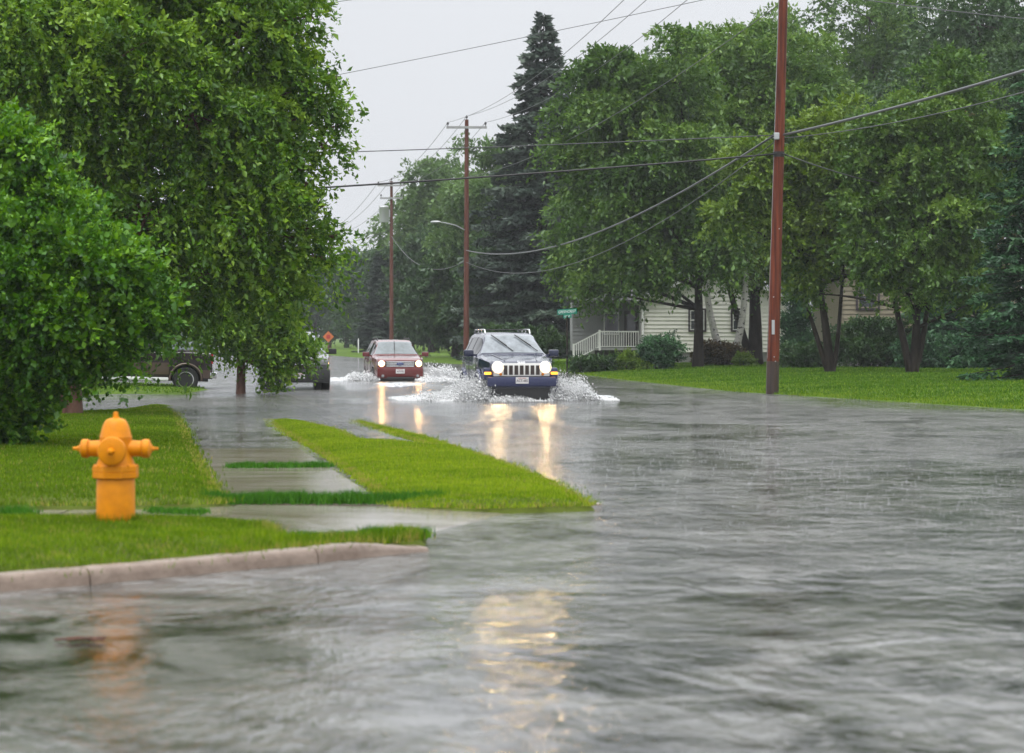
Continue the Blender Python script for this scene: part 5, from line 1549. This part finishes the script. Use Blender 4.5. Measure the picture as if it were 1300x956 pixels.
# ------------------------------------------------------------------ spray, wakes, rain on the water
def droplets(P, r, el=None):
    """irregular little octahedra, optionally drawn out along el"""
    n = len(P)
    base = np.array([(1, 0, 0), (-1, 0, 0), (0, 1, 0), (0, -1, 0), (0, 0, 1), (0, 0, -1)], float)
    J = rng.uniform(.55, 1.35, (n, 6, 1))
    sc_ = np.stack([r * rng.uniform(.7, 1.3, n), r * rng.uniform(.7, 1.3, n), r * rng.uniform(.7, 1.9, n)], 1)[:, None, :]
    V = (P[:, None, :] + base[None] * J * sc_).reshape(-1, 3)
    f = np.array([(0, 2, 4), (2, 1, 4), (1, 3, 4), (3, 0, 4), (2, 0, 5), (1, 2, 5), (3, 1, 5), (0, 3, 5)])
    Fa = (np.arange(n)[:, None, None] * 6 + f[None]).reshape(-1, 3)
    return V, Fa
def sheet(name, c, d, l, side, x_front, x_back, y0, reach, height, label, k=4):
    """thin curling sheets of water leaving the wheel, torn at the top"""
    Vs = []; Fs = []; nb = 0
    for q in range(k):
        na, nh = 60, 12
        A, H = np.meshgrid(np.linspace(0, 1, na), np.linspace(0, 1, nh), indexing='ij')
        prof = (np.sin(np.clip(A * 1.1 + .15, 0, 1) * PI) ** .8) * (1 - .4 * A)
        top = height * (.5 + .5 * (q + 1) / k) * prof * (.62 + .38 * vnoise(A * 14 + q * 3, A * 9, 1, q))
        z = H * top - .02
        x = x_front + (x_back - x_front) * (q + .5) / k - A * .3 + .05 * vnoise(A * 9, H * 5, 1, q + 2)
        y = y0 + reach * A + .25 * H * H * height + .05 * vnoise(A * 12, H * 7, 1, q)
        XY = c[None, None] + d[None, None] * x[..., None] + l[None, None] * (side * y)[..., None]
        Vs.append(np.concatenate([XY, z[..., None]], 2).reshape(-1, 3))
        i0, j0 = np.meshgrid(np.arange(na - 1), np.arange(nh - 1), indexing='ij')
        a = (i0 * nh + j0).ravel() + nb
        Fs.append(np.stack([a, a + 1, a + nh + 1, a + nh], 1)); nb += na * nh
    o = link(name, mesh_np(name, np.concatenate(Vs), np.concatenate(Fs)), M['foam'], None, 180)
    return tag(o, label, 'splash', kind='stuff')
def car_frame(px, s, L):
    c, ang = heading(px, s, L)
    d = np.array([math.cos(ang), math.sin(ang)]); l = np.array([-math.sin(ang), math.cos(ang)])
    return np.array([c.x, c.y]), d, l
def plume(name, c, d, l, side, x_front, x_back, y0, reach, height, n, r, label, mist=0.5):
    """a fan of spray thrown sideways from a front wheel"""
    a = rng.uniform(0, 1, n)                         # outward
    ridge = 0.55 + 0.45 * np.abs(np.sin(a * 9 + rng.uniform(0, .5))) * (0.7 + 0.3 * rng.random(n))
    prof = (np.sin(np.clip(a * 1.15 + .12, 0, 1) * PI) ** .8) * (1 - .45 * a)
    hgt = rng.beta(1.1, 1.7, n) * height * prof * ridge * 1.35
    x = x_front + (x_back - x_front) * rng.beta(1.4, 1.8, n) - a * .25 + .18 * rng.normal(0, 1, n)
    y = y0 + reach * a + hgt * .25 * rng.random(n)
    # clump them
    cx = rng.uniform(0, 1, (140, 3)); 
    k = rng.integers(0, 140, n)
    y = y + .09 * (cx[k, 0] - .5); hgt = np.clip(hgt * (.6 + .8 * cx[k, 1]), -.01, None)
    XY = c[None] + d[None] * x[:, None] + l[None] * (side * y)[:, None]
    P = np.stack([XY[:, 0], XY[:, 1], hgt - .01], 1)
    rad = r * rng.lognormal(0, .5, n) * (1.25 - .55 * hgt / height)
    V, Fa = droplets(P, np.clip(rad, .004, .05))
    o = link(name, mesh_np(name, V, Fa), M['splash'])
    return tag(o, label, 'splash', kind='stuff')
def foam_mat():
    m, nt, out = new_mat('foam')
    b = nt.nodes.new('ShaderNodeBsdfPrincipled')
    b.inputs['Base Color'].default_value = (.8, .82, .84, 1); b.inputs['Roughness'].default_value = .35
    tr = nt.nodes.new('ShaderNodeBsdfTransparent')
    tc = nt.nodes.new('ShaderNodeTexCoord'); n = nt.nodes.new('ShaderNodeTexNoise'); n.inputs['Scale'].default_value = 5; n.inputs['Detail'].default_value = 8; n.inputs['Roughness'].default_value = .75
    nt.links.new(tc.outputs['Object'], n.inputs['Vector'])
    r = nt.nodes.new('ShaderNodeMapRange'); r.inputs['From Min'].default_value = .42; r.inputs['From Max'].default_value = .58
    nt.links.new(n.outputs[0], r.inputs[0])
    bp = nt.nodes.new('ShaderNodeBump'); bp.inputs['Distance'].default_value = .05; nt.links.new(n.outputs[0], bp.inputs['Height']); nt.links.new(bp.outputs[0], b.inputs['Normal'])
    x = nt.nodes.new('ShaderNodeMixShader')
    nt.links.new(r.outputs[0], x.inputs[0]); nt.links.new(tr.outputs[0], x.inputs[1]); nt.links.new(b.outputs[0], x.inputs[2])
    nt.links.new(x.outputs[0], out.inputs[0])
    return m
M['foam'] = foam_mat()
c, d, l = car_frame(662, 54, 4.4)
sheet('splash_sheet', c, d, l, -1, 2.1, .9, .66, 1.1, .42, 'curling sheet of water left of the blue car')
sheet('splash_sheet', c, d, l, 1, 2.1, .9, .66, 1.5, .42, 'curling sheet of water right of the blue car')
plume('splash', c, d, l, -1, 2.2, .6, .62, 1.35, .62, 22000, .010, 'white spray thrown up left of the blue car front')
plume('splash', c, d, l, 1, 2.2, .6, .62, 1.75, .60, 22000, .010, 'white spray thrown up right of the blue car front')
plume('splash', c, d, l, -1, .6, -2.4, .80, .9, .30, 7000, .012, 'low spray trailing behind along the dark side of the blue car')
plume('splash', c, d, l, 1, .6, -2.4, .95, 1.2, .26, 5000, .012, 'low spray trailing along the far side of the blue car')
plume('splash', c, d, l, 1, 2.45, 2.0, -.75, 1.5, .16, 3500, .010, 'low froth under the front bumper of the blue car')
plume('splash', c, d, l, -1, 2.0, -1.0, 1.3, 1.5, .22, 6000, .012, 'outer froth left of the blue car')
c2, d2, l2 = car_frame(508, 37, 4.43)
sheet('splash_sheet', c2, d2, l2, 1, 2.0, .2, .72, 1.9, .40, 'smooth sheet of water right of the red car')
sheet('splash_sheet', c2, d2, l2, -1, 2.0, .6, .75, 1.4, .24, 'smooth sheet of water left of the red car')
plume('splash', c2, d2, l2, -1, 2.1, .5, .75, 1.6, .30, 7000, .018, 'smooth bow spray left of the red car')
plume('splash', c2, d2, l2, 1, 2.1, -.4, .72, 2.2, .52, 13000, .018, 'heaped white bow spray right of the red car')
plume('splash', c2, d2, l2, 1, 5.5, 1.5, .5, 2.0, .16, 5000, .018, 'foam spread in front of the red car towards the blue one')
def foam_ridge(c, d, l, side, x0, x1, y0, slope, w, h, label, seed):
    """a turbulent wake ridge on the water surface"""
    nx, ny = 90, 16
    V = []; 
    u = np.linspace(0, 1, nx); v = np.linspace(-1, 1, ny)
    U, Vv = np.meshgrid(u, v, indexing='ij')
    x = x0 + (x1 - x0) * U
    y = y0 + slope * U + Vv * w * (.5 + .6 * U)
    z = (1 - Vv ** 2) * h * np.sin(np.clip(U * 1.1 + .06, 0, 1) * PI) ** .6 * (.55 + .45 * vnoise(x, y, 6, seed)) + .02 * vnoise(x, y, 17, seed) * (1 - Vv ** 2) - .012
    XY = c[None, None] + d[None, None] * x[..., None] + l[None, None] * (side * y)[..., None]
    P = np.concatenate([XY, z[..., None]], 2).reshape(-1, 3)
    i0, j0 = np.meshgrid(np.arange(nx - 1), np.arange(ny - 1), indexing='ij')
    a = (i0 * ny + j0).ravel()
    o = link('wake_foam', mesh_np('wake_foam', P, np.stack([a, a + 1, a + ny + 1, a + ny], 1)), M['foam'], None, 180)
    return tag(o, label, 'foam', kind='stuff')
foam_ridge(c, d, l, -1, 2.3, -3.5, 1.05, 1.6, .45, .10, 'foamy wake left of the blue car', 1)
foam_ridge(c, d, l, 1, 2.3, -3.0, 1.15, 1.9, .5, .12, 'foamy wake right of the blue car', 2)
foam_ridge(c2, d2, l2, -1, 2.3, -3.5, 1.0, 1.9, .5, .14, 'foamy wake left of the red car', 3)
foam_ridge(c2, d2, l2, 1, 3.0, -3.5, .8, 2.4, .7, .22, 'foamy wake right of the red car', 4)
foam_ridge(c2, d2, l2, 1, 12, 3.0, -1.2, 1.2, 1.4, .03, 'thin foam streaks on the road ahead of the red car', 5)

n = 7000                                             # crowns thrown up by the raindrops
Dd = 14 + 75 * rng.beta(1.9, 2.4, n)
px_ = rng.uniform(0, 1300, n)
Xd = (px_ - 650) / F * Dd
k = ~(inside(near_poly, Xd, Dd) | inside(vp, Xd, Dd) | inside(lp, Xd, Dd))
Xd = Xd[k]; Dd = Dd[k]; n = len(Xd)
hh = rng.uniform(.003, .011, n) * np.clip((Dd - 8) / 20, .3, 1)
P = np.stack([Xd, Dd, hh * .5], 1)
base = np.array([(.5, -.3, -1), (-.5, -.3, -1), (0, .5, -1), (0, 0, 1)], float)
sc_ = np.stack([.009 + 0 * hh, .009 + 0 * hh, hh * .5], 1)[:, None, :]
V = (P[:, None] + base[None] * sc_).reshape(-1, 3)
f_ = np.array([(0, 2, 3), (2, 1, 3), (1, 0, 3)])
Fa = (np.arange(n)[:, None, None] * 4 + f_[None]).reshape(-1, 3)
M['drop'] = pbr('raindrop_water', (.30, .31, .32), 0.15)
o = link('raindrop_splashes', mesh_np('raindrop_splashes', V, Fa), M['drop'])
tag(o, 'tiny upright splashes where raindrops hit the flooded street', 'rain splashes', kind='stuff')

# a sodden twig floating at the lower left
tw = MB(); q = G(100, 812, 0.012)
for i in range(5):
    a = R(-25 + 13 * i)
    tw.tube([(-.05 + .03 * i, .02 * math.sin(i), 0), (-.05 + .03 * i + .07 * math.cos(a), .07 * math.sin(a), .012)], [.009, .004], 5)
tw.tube([(-.12, 0, 0), (0, .01, .008), (.13, -.01, 0)], [.006, .009, .005], 6)
o = tw.build('floating_twig', M['bark_red'], None, 60); o.location = q
tag(o, 'small brown twig floating on the water at lower left', 'twig')

# ------------------------------------------------------------------ haze
hm_, nt, out = new_mat('rain_haze')
pv = nt.nodes.new('ShaderNodeVolumePrincipled')
pv.inputs['Color'].default_value = (.93, .96, 1.0, 1)
pv.inputs['Density'].default_value = 0.00030
nt.links.new(pv.outputs[0], out.inputs['Volume'])
hz_ = MB().box(-130, 110, -15, 620, -1.5, 34).build('haze', hm_)
tag(hz_, 'pale rain haze over the flooded street', 'haze', kind='stuff')
